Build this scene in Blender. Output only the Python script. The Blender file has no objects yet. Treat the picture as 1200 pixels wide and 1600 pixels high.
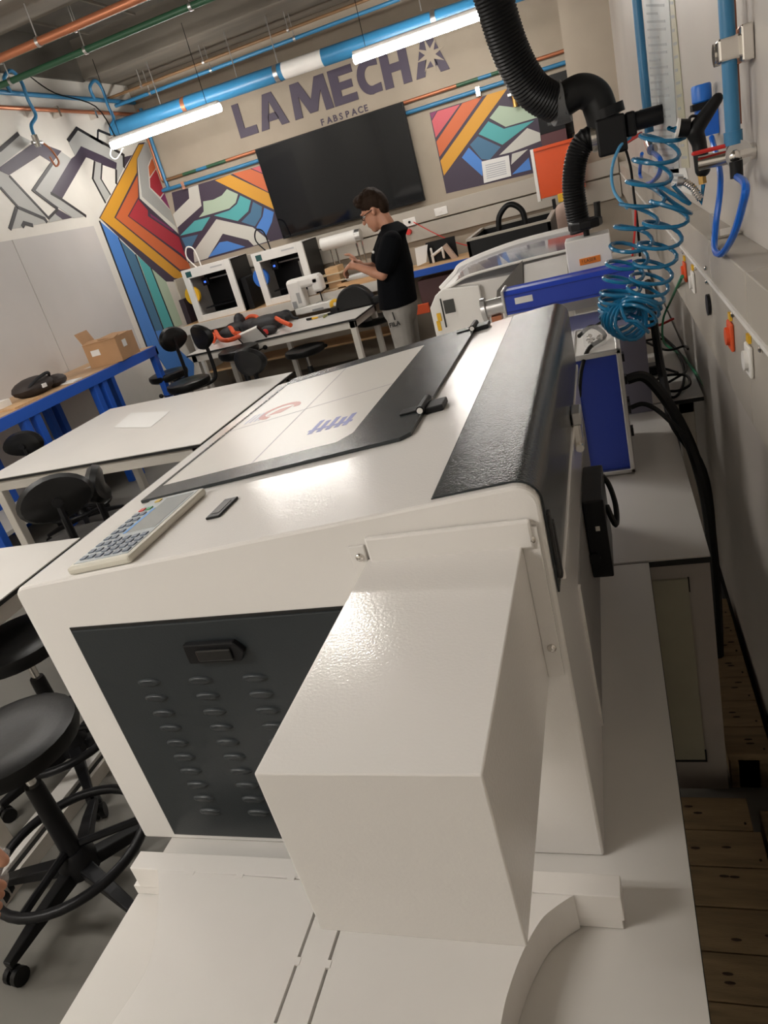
import bpy, bmesh, math, random
from mathutils import Vector, Matrix
random.seed(7)
S = bpy.context.scene
C = S.collection
PI = math.pi
# ------------------------------------------------------------------ camera
FPX = 1118.25
RC = ((0.9357053243513218, 0.24981373839705104, -0.24909564847398943),
      (-0.1165570973888366, -0.4475194727185502, -0.8866457943203702),
      (-0.33297145377475956, 0.8586730563175955, -0.3896287891382292))
CAM = Vector((0, 0, 1.65))
cd = bpy.data.cameras.new('camera'); cam = bpy.data.objects.new('camera', cd); C.objects.link(cam)
cd.sensor_fit = 'VERTICAL'; cd.sensor_height = 36; cd.sensor_width = 27; cd.lens = FPX / 1600 * 36
cd.clip_start = 0.02; cd.clip_end = 60
r_, d_, f_ = (Vector(v) for v in RC)
cam.matrix_world = Matrix(((r_.x, -d_.x, -f_.x, CAM.x), (r_.y, -d_.y, -f_.y, CAM.y), (r_.z, -d_.z, -f_.z, CAM.z), (0, 0, 0, 1)))
S.camera = cam
# ------------------------------------------------------------------ world, exposure
w = bpy.data.worlds.new('world'); S.world = w; w.use_nodes = True
w.node_tree.nodes['Background'].inputs[0].default_value = (1, .95, .88, 1)
w.node_tree.nodes['Background'].inputs[1].default_value = 0.25
S.view_settings.view_transform = 'Standard'
try: S.view_settings.look = 'None'
except Exception: pass
S.view_settings.gamma = 1; S.view_settings.exposure = 0.3
S.view_settings.use_curve_mapping = False
TUBE_STRENGTH = 58.0
TUBE_COLOR = (1, .955, .895)

# ------------------------------------------------------------------ pixel -> point on a real plane of the room
def ray(px, py):
    a, b = (px - 600) / FPX, (py - 800) / FPX
    return r_ * a + d_ * b + f_
def PY(px, py, Y): r = ray(px, py); return CAM + r * ((Y - CAM.y) / r.y)
def PZ(px, py, Z): r = ray(px, py); return CAM + r * ((Z - CAM.z) / r.z)
def PX(px, py, X): r = ray(px, py); return CAM + r * ((X - CAM.x) / r.x)

# ------------------------------------------------------------------ materials
MATS = {}
def mat(name, col, rough=.5, metal=0, var=0, vscale=8, bump=0, bscale=60, spec=None, emit=None, alpha=None, trans=0, coat=0, stretch=None):
    if name in MATS: return MATS[name]
    m = bpy.data.materials.new(name); m.use_nodes = True
    nt = m.node_tree; b = nt.nodes['Principled BSDF']
    b.inputs['Base Color'].default_value = (*col, 1)
    b.inputs['Roughness'].default_value = rough; b.inputs['Metallic'].default_value = metal
    if spec is not None: b.inputs['Specular IOR Level'].default_value = spec
    if coat: b.inputs['Coat Weight'].default_value = coat; b.inputs['Coat Roughness'].default_value = .12
    if trans: b.inputs['Transmission Weight'].default_value = trans
    if alpha is not None: b.inputs['Alpha'].default_value = alpha
    if emit:
        b.inputs['Emission Color'].default_value = (*emit[:3], 1); b.inputs['Emission Strength'].default_value = emit[3]
    tc = nt.nodes.new('ShaderNodeTexCoord'); src = tc.outputs['Object']
    if stretch:
        mp = nt.nodes.new('ShaderNodeMapping'); mp.inputs['Scale'].default_value = stretch
        nt.links.new(src, mp.inputs['Vector']); src = mp.outputs['Vector']
    if var:
        n = nt.nodes.new('ShaderNodeTexNoise'); n.inputs['Scale'].default_value = vscale; n.inputs['Detail'].default_value = 5
        nt.links.new(src, n.inputs['Vector'])
        cr = nt.nodes.new('ShaderNodeValToRGB')
        cr.color_ramp.elements[0].position = .3; cr.color_ramp.elements[1].position = .7
        cr.color_ramp.elements[0].color = (*[max(0, c * (1 - var)) for c in col], 1)
        cr.color_ramp.elements[1].color = (*[min(1, c * (1 + var)) for c in col], 1)
        nt.links.new(n.outputs['Fac'], cr.inputs['Fac']); nt.links.new(cr.outputs['Color'], b.inputs['Base Color'])
    if bump:
        n2 = nt.nodes.new('ShaderNodeTexNoise'); n2.inputs['Scale'].default_value = bscale; n2.inputs['Detail'].default_value = 2
        nt.links.new(src, n2.inputs['Vector'])
        bp = nt.nodes.new('ShaderNodeBump'); bp.inputs['Strength'].default_value = bump; bp.inputs['Distance'].default_value = .002
        nt.links.new(n2.outputs['Fac'], bp.inputs['Height']); nt.links.new(bp.outputs['Normal'], b.inputs['Normal'])
    MATS[name] = m; return m
M_white = mat('white_powder_coat', (.80, .775, .745), .15, bump=.1, bscale=320)
M_whitep = mat('white_plastic', (.80, .775, .735), .4, var=.03)
M_sheet = mat('white_sheet', (.77, .74, .705), .55, var=.02)
M_dark = mat('charcoal_powder_coat', (.028, .033, .035), .2, spec=.38, bump=.28, bscale=330)
M_darkp = mat('charcoal_panel', (.026, .031, .034), .36, spec=.35, bump=.1, bscale=300)
M_black = mat('black_plastic', (.007, .007, .008), .38, spec=.25)
M_rubber = mat('black_rubber', (.006, .006, .0065), .45, spec=.3)
M_leather = mat('black_vinyl', (.0045, .0045, .0045), .38, spec=.25, bump=.15, bscale=90)
M_blackfab = mat('black_fabric', (.012, .013, .016), .85, var=.15, vscale=60)
M_lam = mat('white_laminate', (.66, .635, .60), .38, var=.025, vscale=3)
M_edge = mat('black_laminate_edge', (.01, .01, .01), .5)
M_apron = mat('white_painted_steel', (.66, .62, .56), .45)
M_chrome = mat('brushed_chrome', (.75, .72, .68), .18, metal=1)
M_alu = mat('aluminium', (.62, .61, .6), .35, metal=1)
M_brass = mat('brass', (.6, .38, .13), .3, metal=1)
M_blue = mat('blue_housing', (.02, .055, .42), .38)
M_bluem = mat('blue_bench_frame', (.015, .1, .52), .45)
M_bpipe = mat('blue_pipe_paint', (.035, .19, .37), .35, var=.06)
M_bhose = mat('blue_hose', (.01, .13, .6), .3)
M_coil = mat('blue_coil_hose', (.012, .16, .32), .22)
M_copper = mat('copper', (.46, .17, .085), .4, metal=.5)
M_brown = mat('brown_pipe', (.2, .11, .05), .5)
M_green = mat('green_pipe', (.025, .09, .045), .45)
M_conc = mat('concrete_wall', (.36, .305, .24), .85, var=.1, vscale=1.7, bump=.3, bscale=40)
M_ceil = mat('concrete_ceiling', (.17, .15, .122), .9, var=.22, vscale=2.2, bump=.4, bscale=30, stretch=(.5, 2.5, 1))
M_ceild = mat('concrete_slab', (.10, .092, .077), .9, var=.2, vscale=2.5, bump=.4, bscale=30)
M_wallw = mat('white_wall', (.72, .69, .63), .5, var=.02)
M_wallr = mat('grey_white_wall', (.52, .48, .44), .42, var=.06, vscale=1.3, bump=.1, bscale=15)
M_floor = mat('grey_vinyl_floor', (.2, .19, .17), .5, var=.08, vscale=2)
M_wood = mat('pine_wood', (.56, .35, .18), .55, var=.18, vscale=6, stretch=(1, 8, 8))
M_woodr = mat('rough_pine', (.27, .19, .105), .8, var=.25, vscale=7, bump=.4, bscale=60, stretch=(1.2, 9, 9))
M_knot = mat('wood_knot', (.04, .02, .01), .8)
M_bench = mat('bench_wood', (.52, .33, .18), .5, var=.15, vscale=5, stretch=(8, 1, 8))
M_card = mat('cardboard', (.42, .24, .12), .8, var=.06)
M_paper = mat('paper', (.75, .74, .72), .7)
M_board = mat('whiteboard', (.60, .58, .565), .22, var=.04, vscale=1.5)
M_trunk = mat('grey_trunking', (.43, .39, .335), .45, var=.06, vscale=3)
M_red = mat('red_plastic', (.62, .025, .02), .4)
M_orange = mat('orange_strap', (.75, .1, .025), .55)
M_osheet = mat('orange_sheet', (.72, .085, .012), .3)
M_yellow = mat('yellow_plastic', (.78, .45, .02), .4)
M_screen = mat('tv_glass', (.004, .005, .007), .06)
M_skin = mat('skin', (.5, .24, .15), .5, var=.06, vscale=20)
M_hair = mat('dark_hair', (.022, .012, .007), .75, bump=.8, bscale=90, spec=.15)
M_shirt = mat('black_tshirt', (.004, .0045, .006), .9, spec=.1, bump=.3, bscale=25)
M_pants = mat('grey_trousers', (.32, .30, .275), .9, var=.06, vscale=12, bump=.3, bscale=20)
M_purple = mat('dark_violet_paint', (.06, .045, .075), .6)
M_cable = mat('black_cable', (.006, .006, .006), .5, spec=.25)
M_glow = mat('tube_diffuser', (1, 1, 1), .4, emit=(*TUBE_COLOR, TUBE_STRENGTH))
M_glass = mat('tinted_acrylic', (.75, .77, .78), .08, alpha=.35)
M_clear = mat('clear_plastic', (.9, .9, .9), .08, alpha=.22)
P = {k: mat('mural_' + k, c, .55) for k, c in dict(
    yellow=(.62, .30, .025), orange=(.58, .13, .04), red=(.42, .03, .045), magenta=(.22, .03, .12), dark=(.05, .035, .06),
    grey=(.42, .42, .40), white=(.56, .55, .50), mint=(.40, .50, .38), teal=(.08, .37, .38), steel=(.06, .16, .27),
    blue=(.07, .22, .60), pink=(.58, .10, .12), black=(.015, .012, .014)).items()}

# ------------------------------------------------------------------ mesh builder
WL = {}
class MB:
    def __init__(s): s.v = []; s.f = []; s.mi = []; s.m = 0
    def _add(s, vs, fs):
        o = len(s.v); s.v += [Vector(x) for x in vs]
        for f in fs: s.f.append([o + i for i in f]); s.mi.append(s.m)
        return s
    def box(s, x0, x1, y0, y1, z0, z1):
        x0, x1 = min(x0, x1), max(x0, x1); y0, y1 = min(y0, y1), max(y0, y1); z0, z1 = min(z0, z1), max(z0, z1)
        return s._add([(x, y, z) for z in (z0, z1) for y in (y0, y1) for x in (x0, x1)],
                      [(0, 2, 3, 1), (4, 5, 7, 6), (0, 1, 5, 4), (2, 6, 7, 3), (0, 4, 6, 2), (1, 3, 7, 5)])
    def obox(s, c, size, M):
        h = [k / 2 for k in size]; c = Vector(c)
        vs = [c + M @ Vector((x * h[0], y * h[1], z * h[2])) for z in (-1, 1) for y in (-1, 1) for x in (-1, 1)]
        return s._add(vs, [(0, 2, 3, 1), (4, 5, 7, 6), (0, 1, 5, 4), (2, 6, 7, 3), (0, 4, 6, 2), (1, 3, 7, 5)])
    def bar(s, p0, p1, w, h, up=(0, 0, 1)):
        p0, p1 = Vector(p0), Vector(p1); d = (p1 - p0); L = d.length; d.normalize(); u = Vector(up)
        if abs(d.dot(u)) > .98: u = Vector((1, 0, 0))
        a = d.cross(u).normalized(); b = a.cross(d).normalized()
        return s.obox((p0 + p1) / 2, (L, w, h), Matrix((d, a, b)).transposed())
    def ring(s, c, a, b, n): return [c + a * math.cos(2 * PI * i / n) + b * math.sin(2 * PI * i / n) for i in range(n)]
    def loft(s, rings, cap=True, closed=False):
        n = len(rings[0]); vs = [p for r in rings for p in r]; fs = []
        k = len(rings)
        for j in range(k if closed else k - 1):
            for i in range(n):
                a, b = j * n + i, j * n + (i + 1) % n; c2, d2 = ((j + 1) % k) * n + (i + 1) % n, ((j + 1) % k) * n + i
                fs.append((a, b, c2, d2))
        if cap and not closed:
            fs.append(tuple(range(n - 1, -1, -1))); fs.append(tuple((k - 1) * n + i for i in range(n)))
        return s._add(vs, fs)
    def cyl(s, p0, p1, r0, r1=None, n=16):
        p0, p1 = Vector(p0), Vector(p1); r1 = r0 if r1 is None else r1
        d = (p1 - p0).normalized(); u = Vector((0, 0, 1)) if abs(d.z) < .95 else Vector((1, 0, 0))
        a = d.cross(u).normalized(); b = d.cross(a)
        return s.loft([s.ring(p0, a * r0, b * r0, n), s.ring(p1, a * r1, b * r1, n)])
    def tube(s, pts, r, n=8, closed=False):
        pts = [Vector(p) for p in pts]; k = len(pts); rings = []; a = None
        for i, p in enumerate(pts):
            if closed: t = pts[(i + 1) % k] - pts[i - 1]
            else: t = pts[min(i + 1, k - 1)] - pts[max(i - 1, 0)]
            t.normalize()
            if a is None:
                u = Vector((0, 0, 1)) if abs(t.z) < .9 else Vector((1, 0, 0)); a = t.cross(u).normalized()
            else:
                a = (a - t * a.dot(t)); a.normalize()
            b = t.cross(a); rr = r(i / (k - 1)) if callable(r) else r
            rings.append(s.ring(p, a * rr, b * rr, n))
        return s.loft(rings, closed=closed)
    def lathe(s, prof, c=(0, 0, 0), n=24, sx=1, sy=1):
        c = Vector(c)
        return s.loft([s.ring(c + Vector((0, 0, z)), Vector((max(r, 1e-4) * sx, 0, 0)), Vector((0, max(r, 1e-4) * sy, 0)), n) for r, z in prof])
    def prism(s, poly, axis, a, b):
        def P3(u, v, t): return {'x': (t, u, v), 'y': (u, t, v), 'z': (u, v, t)}[axis]
        n = len(poly); vs = [P3(u, v, a) for u, v in poly] + [P3(u, v, b) for u, v in poly]
        fs = [tuple(range(n - 1, -1, -1)), tuple(range(n, 2 * n))] + [(i, (i + 1) % n, n + (i + 1) % n, n + i) for i in range(n)]
        return s._add(vs, fs)
    def slab(s, pts, off):
        pts = [Vector(p) for p in pts]; off = Vector(off); n = len(pts)
        return s._add(pts + [p + off for p in pts], [tuple(range(n - 1, -1, -1)), tuple(range(n, 2 * n))] + [(i, (i + 1) % n, n + (i + 1) % n, n + i) for i in range(n)])
    def ell(s, c, r, n=12, k=8, M=None):
        c = Vector(c); M = M or Matrix.Identity(3); rings = []
        for j in range(k + 1):
            t = PI * j / k; z = -math.cos(t); q = max(math.sin(t), 1e-3)
            rings.append([c + M @ Vector((r[0] * q * math.cos(2 * PI * i / n), r[1] * q * math.sin(2 * PI * i / n), r[2] * z)) for i in range(n)])
        return s.loft(rings)
    def cap(s, p0, p1, r0, r1, n=12, flat=1.0):
        # tapered capsule
        p0, p1 = Vector(p0), Vector(p1); d = (p1 - p0); L = d.length; d.normalize()
        u = Vector((0, 0, 1)) if abs(d.z) < .95 else Vector((0, 1, 0)); a = d.cross(u).normalized(); b = d.cross(a); rings = []
        for q in (-.98, -.8, -.45, 0): rings.append(s.ring(p0 + d * (r0 * q), a * r0 * math.sqrt(1 - q * q), b * r0 * flat * math.sqrt(1 - q * q), n))
        for q in (0, .45, .8, .98): rings.append(s.ring(p1 + d * (r1 * q), a * r1 * math.sqrt(1 - q * q), b * r1 * flat * math.sqrt(1 - q * q), n))
        return s.loft(rings)
    def build(s, name, m, parent=None, smooth=False, bevel=0, seg=2, origin=None):
        if not s.v: return None
        if parent is None:
            if origin is None:
                lo = [min(v[i] for v in s.v) for i in range(3)]; hi = [max(v[i] for v in s.v) for i in range(3)]
                origin = Vector(((lo[0] + hi[0]) / 2, (lo[1] + hi[1]) / 2, lo[2]))
            org = Vector(origin)
        else: org = WL[parent.as_pointer()]
        me = bpy.data.meshes.new(name); me.from_pydata([v - org for v in s.v], [], s.f)
        ms = m if isinstance(m, (list, tuple)) else [m]
        for q in ms: me.materials.append(q)
        if len(ms) > 1: me.polygons.foreach_set('material_index', s.mi)
        bm = bmesh.new(); bm.from_mesh(me); bmesh.ops.recalc_face_normals(bm, faces=bm.faces[:]); bm.to_mesh(me); bm.free()
        if smooth:
            me.polygons.foreach_set('use_smooth', [True] * len(me.polygons)); me.set_sharp_from_angle(angle=math.radians(40))
        o = bpy.data.objects.new(name, me); C.objects.link(o)
        if parent is None: o.location = org
        else: o.parent = parent
        WL[o.as_pointer()] = org
        if bevel:
            b = o.modifiers.new('bevel', 'BEVEL'); b.width = bevel; b.segments = seg; b.limit_method = 'ANGLE'; b.angle_limit = math.radians(40)
        return o
def tag(o, label=None, cat=None, group=None, kind=None):
    if label: o['label'] = label
    if cat: o['category'] = cat
    if group: o['group'] = group
    if kind: o['kind'] = kind
    return o
def thing(name, label, cat, loc=(0, 0, 0), group=None):
    o = bpy.data.objects.new(name, None); C.objects.link(o); o.location = loc; o.empty_display_size = .05
    WL[o.as_pointer()] = Vector(loc); return tag(o, label, cat, group)
def copy_tree(o, parent=None):
    c = o.copy(); C.objects.link(c); c.parent = parent
    for ch in o.children: copy_tree(ch, c)
    return c
def spline(pts, k=8, closed=False):
    pts = [Vector(p) for p in pts]; n = len(pts); out = []
    for i in range(n if closed else n - 1):
        if closed: a, b, c, d = pts[i - 1], pts[i], pts[(i + 1) % n], pts[(i + 2) % n]
        else: a, b, c, d = pts[max(i - 1, 0)], pts[i], pts[i + 1], pts[min(i + 2, n - 1)]
        for j in range(k):
            t = j / k
            out.append(.5 * ((2 * b) + (c - a) * t + (2 * a - 5 * b + 4 * c - d) * t * t + (3 * b - a - 3 * c + d) * t ** 3))
    if not closed: out.append(pts[-1])
    return out
def text_mb(txt, size, depth=.001, bold=0):
    cu = bpy.data.curves.new('txt', 'FONT'); cu.body = txt; cu.size = size; cu.extrude = depth / 2; cu.offset = bold; cu.resolution_u = 3
    o = bpy.data.objects.new('txt', cu); C.objects.link(o)
    dg = bpy.context.evaluated_depsgraph_get(); me = bpy.data.meshes.new_from_object(o.evaluated_get(dg))
    vs = [v.co.copy() for v in me.vertices]; fs = [tuple(p.vertices) for p in me.polygons]
    bpy.data.objects.remove(o); bpy.data.curves.remove(cu); bpy.data.meshes.remove(me)
    return vs, fs
def text(mb, txt, size, origin, xdir, ydir, depth=.001, bold=0, width=None):
    vs, fs = text_mb(txt, size, depth, bold); x = Vector(xdir).normalized(); y = Vector(ydir).normalized(); z = x.cross(y); o = Vector(origin)
    k = 1
    if width:
        ww = max(v.x for v in vs) - min(v.x for v in vs); k = width / ww
    mb._add([o + x * v.x * k + y * v.y + z * v.z for v in vs], fs)

# ================================================================== THE ROOM
XL, XR, YB, YF, ZC = -4.75, .27, 8.2, -2.6, 3.45
def struct(mb, name, m, **k): o = mb.build(name, m, **k); o['kind'] = 'structure'; return o
struct(MB().box(XL - .1, XR + .1, YF - .1, YB + .1, -.1, 0), 'floor', M_floor)
struct(MB().box(XL - .1, XR + .1, YB, YB + .15, 0, 3.9), 'wall_back', M_conc)
struct(MB().box(XL - .15, XL, YF, YB, 0, 3.9), 'wall_left', M_wallw)
struct(MB().box(XR, XR + .15, YF, YB, 0, 3.9), 'wall_right', M_wallr)
struct(MB().box(XL - .1, XR + .1, YF - .15, YF, 0, 3.9), 'wall_front', M_wallw)
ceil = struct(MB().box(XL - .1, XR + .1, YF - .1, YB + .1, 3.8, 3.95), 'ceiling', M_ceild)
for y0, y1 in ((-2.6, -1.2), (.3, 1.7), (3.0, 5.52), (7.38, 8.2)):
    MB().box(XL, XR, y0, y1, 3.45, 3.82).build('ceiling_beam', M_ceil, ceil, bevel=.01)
MB().box(XL, XL + .03, 5.5, 7.4, 3.44, 3.81).build('edge_beam', M_ceild, ceil)
for k in range(9):
    MB().box(XL + .25 + k * .55, XL + .27 + k * .55, 5.52, 7.38, 3.78, 3.81).build('slab_joint', M_ceil, ceil)
struct(MB().box(-.145, XR, 7.72, YB, 0, 3.5), 'wall_column', mat('column_concrete', (.38, .325, .26), .85, var=.07, vscale=2.2, bump=.2, bscale=30))

# whiteboard on left wall
wb = thing('whiteboard', 'long grey-white whiteboard of two panels on the left wall', 'whiteboard', (XL, 5, .87))
MB().box(XL, XL + .012, 5.5, 6.66, .87, 2.12).build('board_panel', M_board, wb)
MB().box(XL, XL + .012, 3.4, 5.49, .87, 2.12).build('board_panel', M_board, wb)

# ------------------------------------------------------------------ murals (flat paint)
def mural(name, label, plane, polys, lines=()):
    t = None; parts = {}
    for key, pts in polys: parts.setdefault(key, []).append(pts)
    root = thing(name, label, 'mural', plane(*polys[0][1][0]))
    lv = .001
    nrm = Vector((1, 0, 0)) if plane is PLw else Vector((0, -1, 0))
    for i, (key, pts) in enumerate(polys):
        MB().slab([plane(*p) + nrm * .0005 for p in pts], nrm * (.0015 + .0003 * i)).build('painted_shape', P[key], root)
    for wd, pts in lines:
        q = [plane(*p) for p in pts]; L, Rr = [], []
        for i, p in enumerate(q):
            d1 = (q[i] - q[i - 1]).normalized() if i else None; d2 = (q[i + 1] - q[i]).normalized() if i + 1 < len(q) else None
            d = ((d1 or d2) + (d2 or d1)).normalized(); sd = d.cross(nrm) * wd * .32 / max(.5, d.dot(d1 or d2)); L.append(p + sd); Rr.append(p - sd)
        MB().slab(L + Rr[::-1], nrm * (.0025 + .0003 * len(polys))).build('outline', P['black'], root)
    return root
def PLw(px, py): return PX(px, py, XL)
def PBw(px, py): return PY(px, py, YB)
zA = lambda L: [(x / 6.667, 140 + y / 6.667) for x, y in L]
zB = lambda L: [(140 + x / 6.667, 190 + y / 6.667) for x, y in L]
zC = lambda L: [(260 + x / 6, 230 + y / 6) for x, y in L]
z3 = lambda L: [(660 + x / 4, y / 4) for x, y in L]
z5 = lambda L: [(x / 4, 330 + y / 4) for x, y in L]
z6 = lambda L: [(220 + x / 4, 330 + y / 4) for x, y in L]
mural('wall_mural', 'grey, white and violet hexagon line mural high on the left wall', PLw, [
    ('grey', zA([(-120, 755), (0, 645), (190, 470), (330, 540), (0, 800), (-25, 825), (-120, 740)])),
    ('dark', zA([(-25, 825), (0, 805), (370, 538), (640, 640), (543, 765), (415, 685), (92, 893), (0, 848)])),
    ('grey', zA([(-120, 745), (0, 850), (90, 900), (505, 1340), (450, 1330), (190, 1225), (0, 1020), (-120, 895)])),
    ('grey', zA([(170, 1235), (460, 1345), (490, 1385), (340, 1415), (250, 1390), (225, 1435), (110, 1455)])),
    ('grey', zA([(640, 650), (740, 720), (525, 1080), (900, 1320), (765, 1340), (350, 1050)])),
    ('dark', zA([(740, 720), (780, 690), (840, 590), (1067, 690)]) + zB([(280, 430), (275, 500), (130, 450), (0, 385)]) + zA([(895, 705), (640, 1145), (525, 1080)])),
    ('grey', zA([(800, 410), (1067, 570)]) + zB([(355, 350), (355, 480), (280, 640), (280, 430)]) + zA([(1067, 690), (840, 590), (780, 690), (705, 535)])),
    ('dark', zA([(600, 1245), (750, 1335), (650, 1355), (575, 1300)])),
    ('grey', zA([(510, 1340), (575, 1300), (650, 1355), (505, 1385)])),
    ('grey', zB([(55, 415), (125, 440), (115, 600), (215, 760), (160, 845), (30, 595)])),
    ('dark', zB([(355, 370), (440, 350), (360, 480)])),
], [(.05, zA([(-60, 660), (0, 625), (190, 458)])), (.035, zA([(0, 1020), (190, 1230)])), (.045, zA([(190, 1230), (460, 1345), (490, 1385)])),
    (.05, zA([(170, 1230), (100, 1455)])), (.05, zA([(230, 1430), (250, 1390), (340, 1415)])), (.035, zA([(95, 900), (505, 1340), (595, 1250)])),
    (.045, zA([(545, 760), (345, 1050), (600, 1245)])), (.04, zA([(525, 1080), (640, 1145), (895, 1320)])), (.05, zA([(705, 535), (800, 405), (1067, 560)])),
    (.05, zB([(0, 150), (160, 235), (350, 350), (355, 480)])), (.03, zB([(50, 415), (30, 595), (165, 850)])), (.03, zB([(125, 440), (115, 600), (215, 765)])), (.035, zB([(275, 500), (275, 650)])),
    (.03, zB([(85, 90), (80, 190)])), (.04, zB([(90, 90), (270, 165)]))])
mural('wall_mural', 'bright yellow, orange, red and blue angular mural at the left end of the room corner', PLw, [
    ('dark', zB([(510, 225), (575, 215), (495, 390), (520, 800), (935, 1180), (1010, 1440), (1050, 1530), (1000, 1600)]) + z5([(1130, 440), (1030, 440), (740, 160), (620, 40)]) + zB([(98, 1005)])),
    ('yellow', zB([(512, 240), (565, 235), (490, 390), (490, 530), (255, 1000), (945, 1570), (1000, 1640), (880, 1630), (110, 1005)])),
    ('orange', zB([(498, 560), (505, 785), (395, 985), (945, 1400), (1040, 1480), (1060, 1530), (945, 1545), (272, 1000)])),
    ('red', zB([(505, 810), (605, 925), (605, 985), (930, 1205), (1005, 1430), (950, 1375), (408, 985)])),
    ('magenta', zB([(625, 955), (880, 1135), (860, 1140), (640, 990)])),
    ('grey', zB([(575, 215), (620, 210), (648, 350), (605, 460), (620, 690), (865, 955), (915, 1110), (545, 780), (497, 390)])),
    ('orange', zB([(648, 385), (690, 480), (625, 575), (614, 470)])), ('red', zB([(692, 495), (772, 730), (735, 785), (632, 685), (628, 595)])),
    ('magenta', zB([(778, 745), (850, 930), (742, 800)])), ('dark', zB([(700, 420), (860, 940), (690, 480)])),
    ('blue', z5([(628, 68), (735, 160), (995, 830), (1010, 870), (930, 870), (912, 835)])), ('steel', z5([(748, 180), (840, 268), (1018, 745), (1050, 850), (1010, 850)])),
    ('teal', z5([(858, 280), (936, 352), (1082, 725), (1028, 745)])), ('mint', z5([(948, 362), (1035, 440), (1138, 705), (1092, 730)])),
    ('blue', z6([(30, 760), (120, 745), (230, 860), (330, 950), (330, 1060), (250, 1055), (160, 990), (100, 900)])),
], [(.025, z5([(620, 60), (915, 845)])), (.025, z5([(738, 165), (1000, 840)])), (.022, z5([(845, 270), (1022, 745)])), (.02, z5([(940, 355), (1087, 725)])), (.02, z5([(915, 845), (1000, 1030), (1090, 1062), (1160, 1050)]))])
mural('wall_mural', 'multicoloured curved-band mural on the concrete wall left of the television', PBw, [
    ('dark', zC([(50, 425), (880, 172), (1145, 842), (975, 885), (265, 1085), (200, 1085), (120, 830)])),
    ('white', zC([(205, 382), (298, 352), (330, 550), (102, 755), (62, 630), (215, 480)])),
    ('mint', zC([(345, 508), (440, 492), (520, 452), (568, 393), (672, 440), (650, 520), (590, 575), (305, 658), (350, 602)])),
    ('teal', zC([(265, 690), (412, 652), (333, 780), (128, 830)])), ('teal', zC([(445, 640), (590, 592), (662, 532), (692, 452), (793, 500), (768, 600), (670, 692)])),
    ('steel', zC([(142, 852), (298, 818), (232, 945), (190, 950)])), ('steel', zC([(703, 700), (790, 612), (813, 512), (898, 558), (888, 650), (830, 742)])),
    ('blue', zC([(843, 753), (903, 650), (918, 567), (1008, 608), (990, 700), (935, 828)])),
    ('yellow', zC([(455, 310), (598, 258), (980, 440), (1043, 600)])), ('orange', zC([(620, 248), (788, 203), (905, 252), (975, 428)])), ('pink', zC([(800, 198), (878, 175), (908, 245)])),
    ('white', zC([(470, 675), (810, 750), (968, 878), (820, 922), (770, 870), (530, 810), (390, 1040), (265, 1080), (255, 980)])),
    ('blue', zC([(500, 892), (570, 880), (740, 933), (395, 1030)]))])
mural('wall_mural', 'colourful band mural on the concrete wall right of the television', PBw, [
    ('dark', z3([(45, 705), (930, 430), (940, 1020), (680, 1085), (150, 1210)])),
    ('magenta', z3([(47, 708), (90, 693), (60, 745)])), ('pink', z3([(60, 755), (95, 695), (235, 652), (84, 860)])), ('orange', z3([(88, 885), (250, 645), (375, 602), (108, 980)])), ('yellow', z3([(113, 1005), (405, 592), (530, 555), (135, 1098)])),
    ('mint', z3([(420, 738), (480, 660), (580, 672), (660, 652), (900, 600), (900, 690), (715, 735), (520, 793)])), ('teal', z3([(352, 838), (412, 758), (510, 805), (700, 752), (500, 905)])),
    ('steel', z3([(297, 905), (347, 852), (490, 918), (420, 998), (370, 995)])), ('blue', z3([(247, 985), (290, 922), (375, 1008), (375, 1100)])),
    ('white', z3([(480, 970), (655, 800), (735, 830), (740, 880), (560, 950)])), ('white', z3([(560, 962), (660, 932), (555, 1030)])), ('blue', z3([(560, 1090), (665, 985), (680, 1060)]))])

# ------------------------------------------------------------------ lettering on the wall
let = thing('wall_lettering', 'large violet LA MECHA letters on the concrete wall above the television', 'lettering', (-2.4, YB, 2.6))
zb = 2.615; zt = PBw(361.7, 165).z
def LX(px, py): return PBw(px, py).x
y0L, y1L = YB - .012, YB
def letter(polys, x0, x1, name='letter'):
    mb = MB()
    for poly in polys: mb.prism([(x0 + u * (x1 - x0), zb + v * (zt - zb)) for u, v in poly], 'y', y0L, y1L)
    return mb.build(name, M_purple, let)
Lp = [[(0, 0), (1, 0), (1, .25), (.36, .25), (.36, 1), (0, 1)]]
Ap = [[(0, 0), (.27, 0), (.36, .22), (.64, .22), (.73, 0), (1, 0), (.66, 1), (.34, 1), (.22, .62), (.43, .42), (.5, .72), (.57, .42), (.43, .42), (.22, .62)]]
Ap = [[(0, 0), (.27, 0), (.5, .76), (.5, 1), (.34, 1)], [(1, 0), (.73, 0), (.5, .76), (.5, 1), (.66, 1)], [(.3, .2), (.7, .2), (.63, .42), (.37, .42)]]
Mp = [[(0, 0), (.2, 0), (.22, .6), (.4, .05), (.6, .05), (.78, .6), (.8, 0), (1, 0), (.93, 1), (.7, 1), (.5, .42), (.3, 1), (.07, 1)]]
Ep = [[(0, 0), (1, 0), (1, .22), (.38, .22), (.38, .39), (.9, .39), (.9, .61), (.38, .61), (.38, .78), (1, .78), (1, 1), (0, 1)]]
Hp = [[(0, 0), (.32, 0), (.32, .4), (.68, .4), (.68, 0), (1, 0), (1, 1), (.68, 1), (.68, .63), (.32, .63), (.32, 1), (0, 1)]]
Cp = [[(1, .02)] + [(.55 + .55 * math.cos(t), .5 + .5 * math.sin(t)) for t in [math.radians(a) for a in range(285, 70, -15)]] + [(1, .98), (1, .74)] +
      [(.62 + .28 * math.cos(t), .5 + .27 * math.sin(t)) for t in [math.radians(a) for a in range(75, 290, 15)]] + [(1, .26)]]
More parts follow.
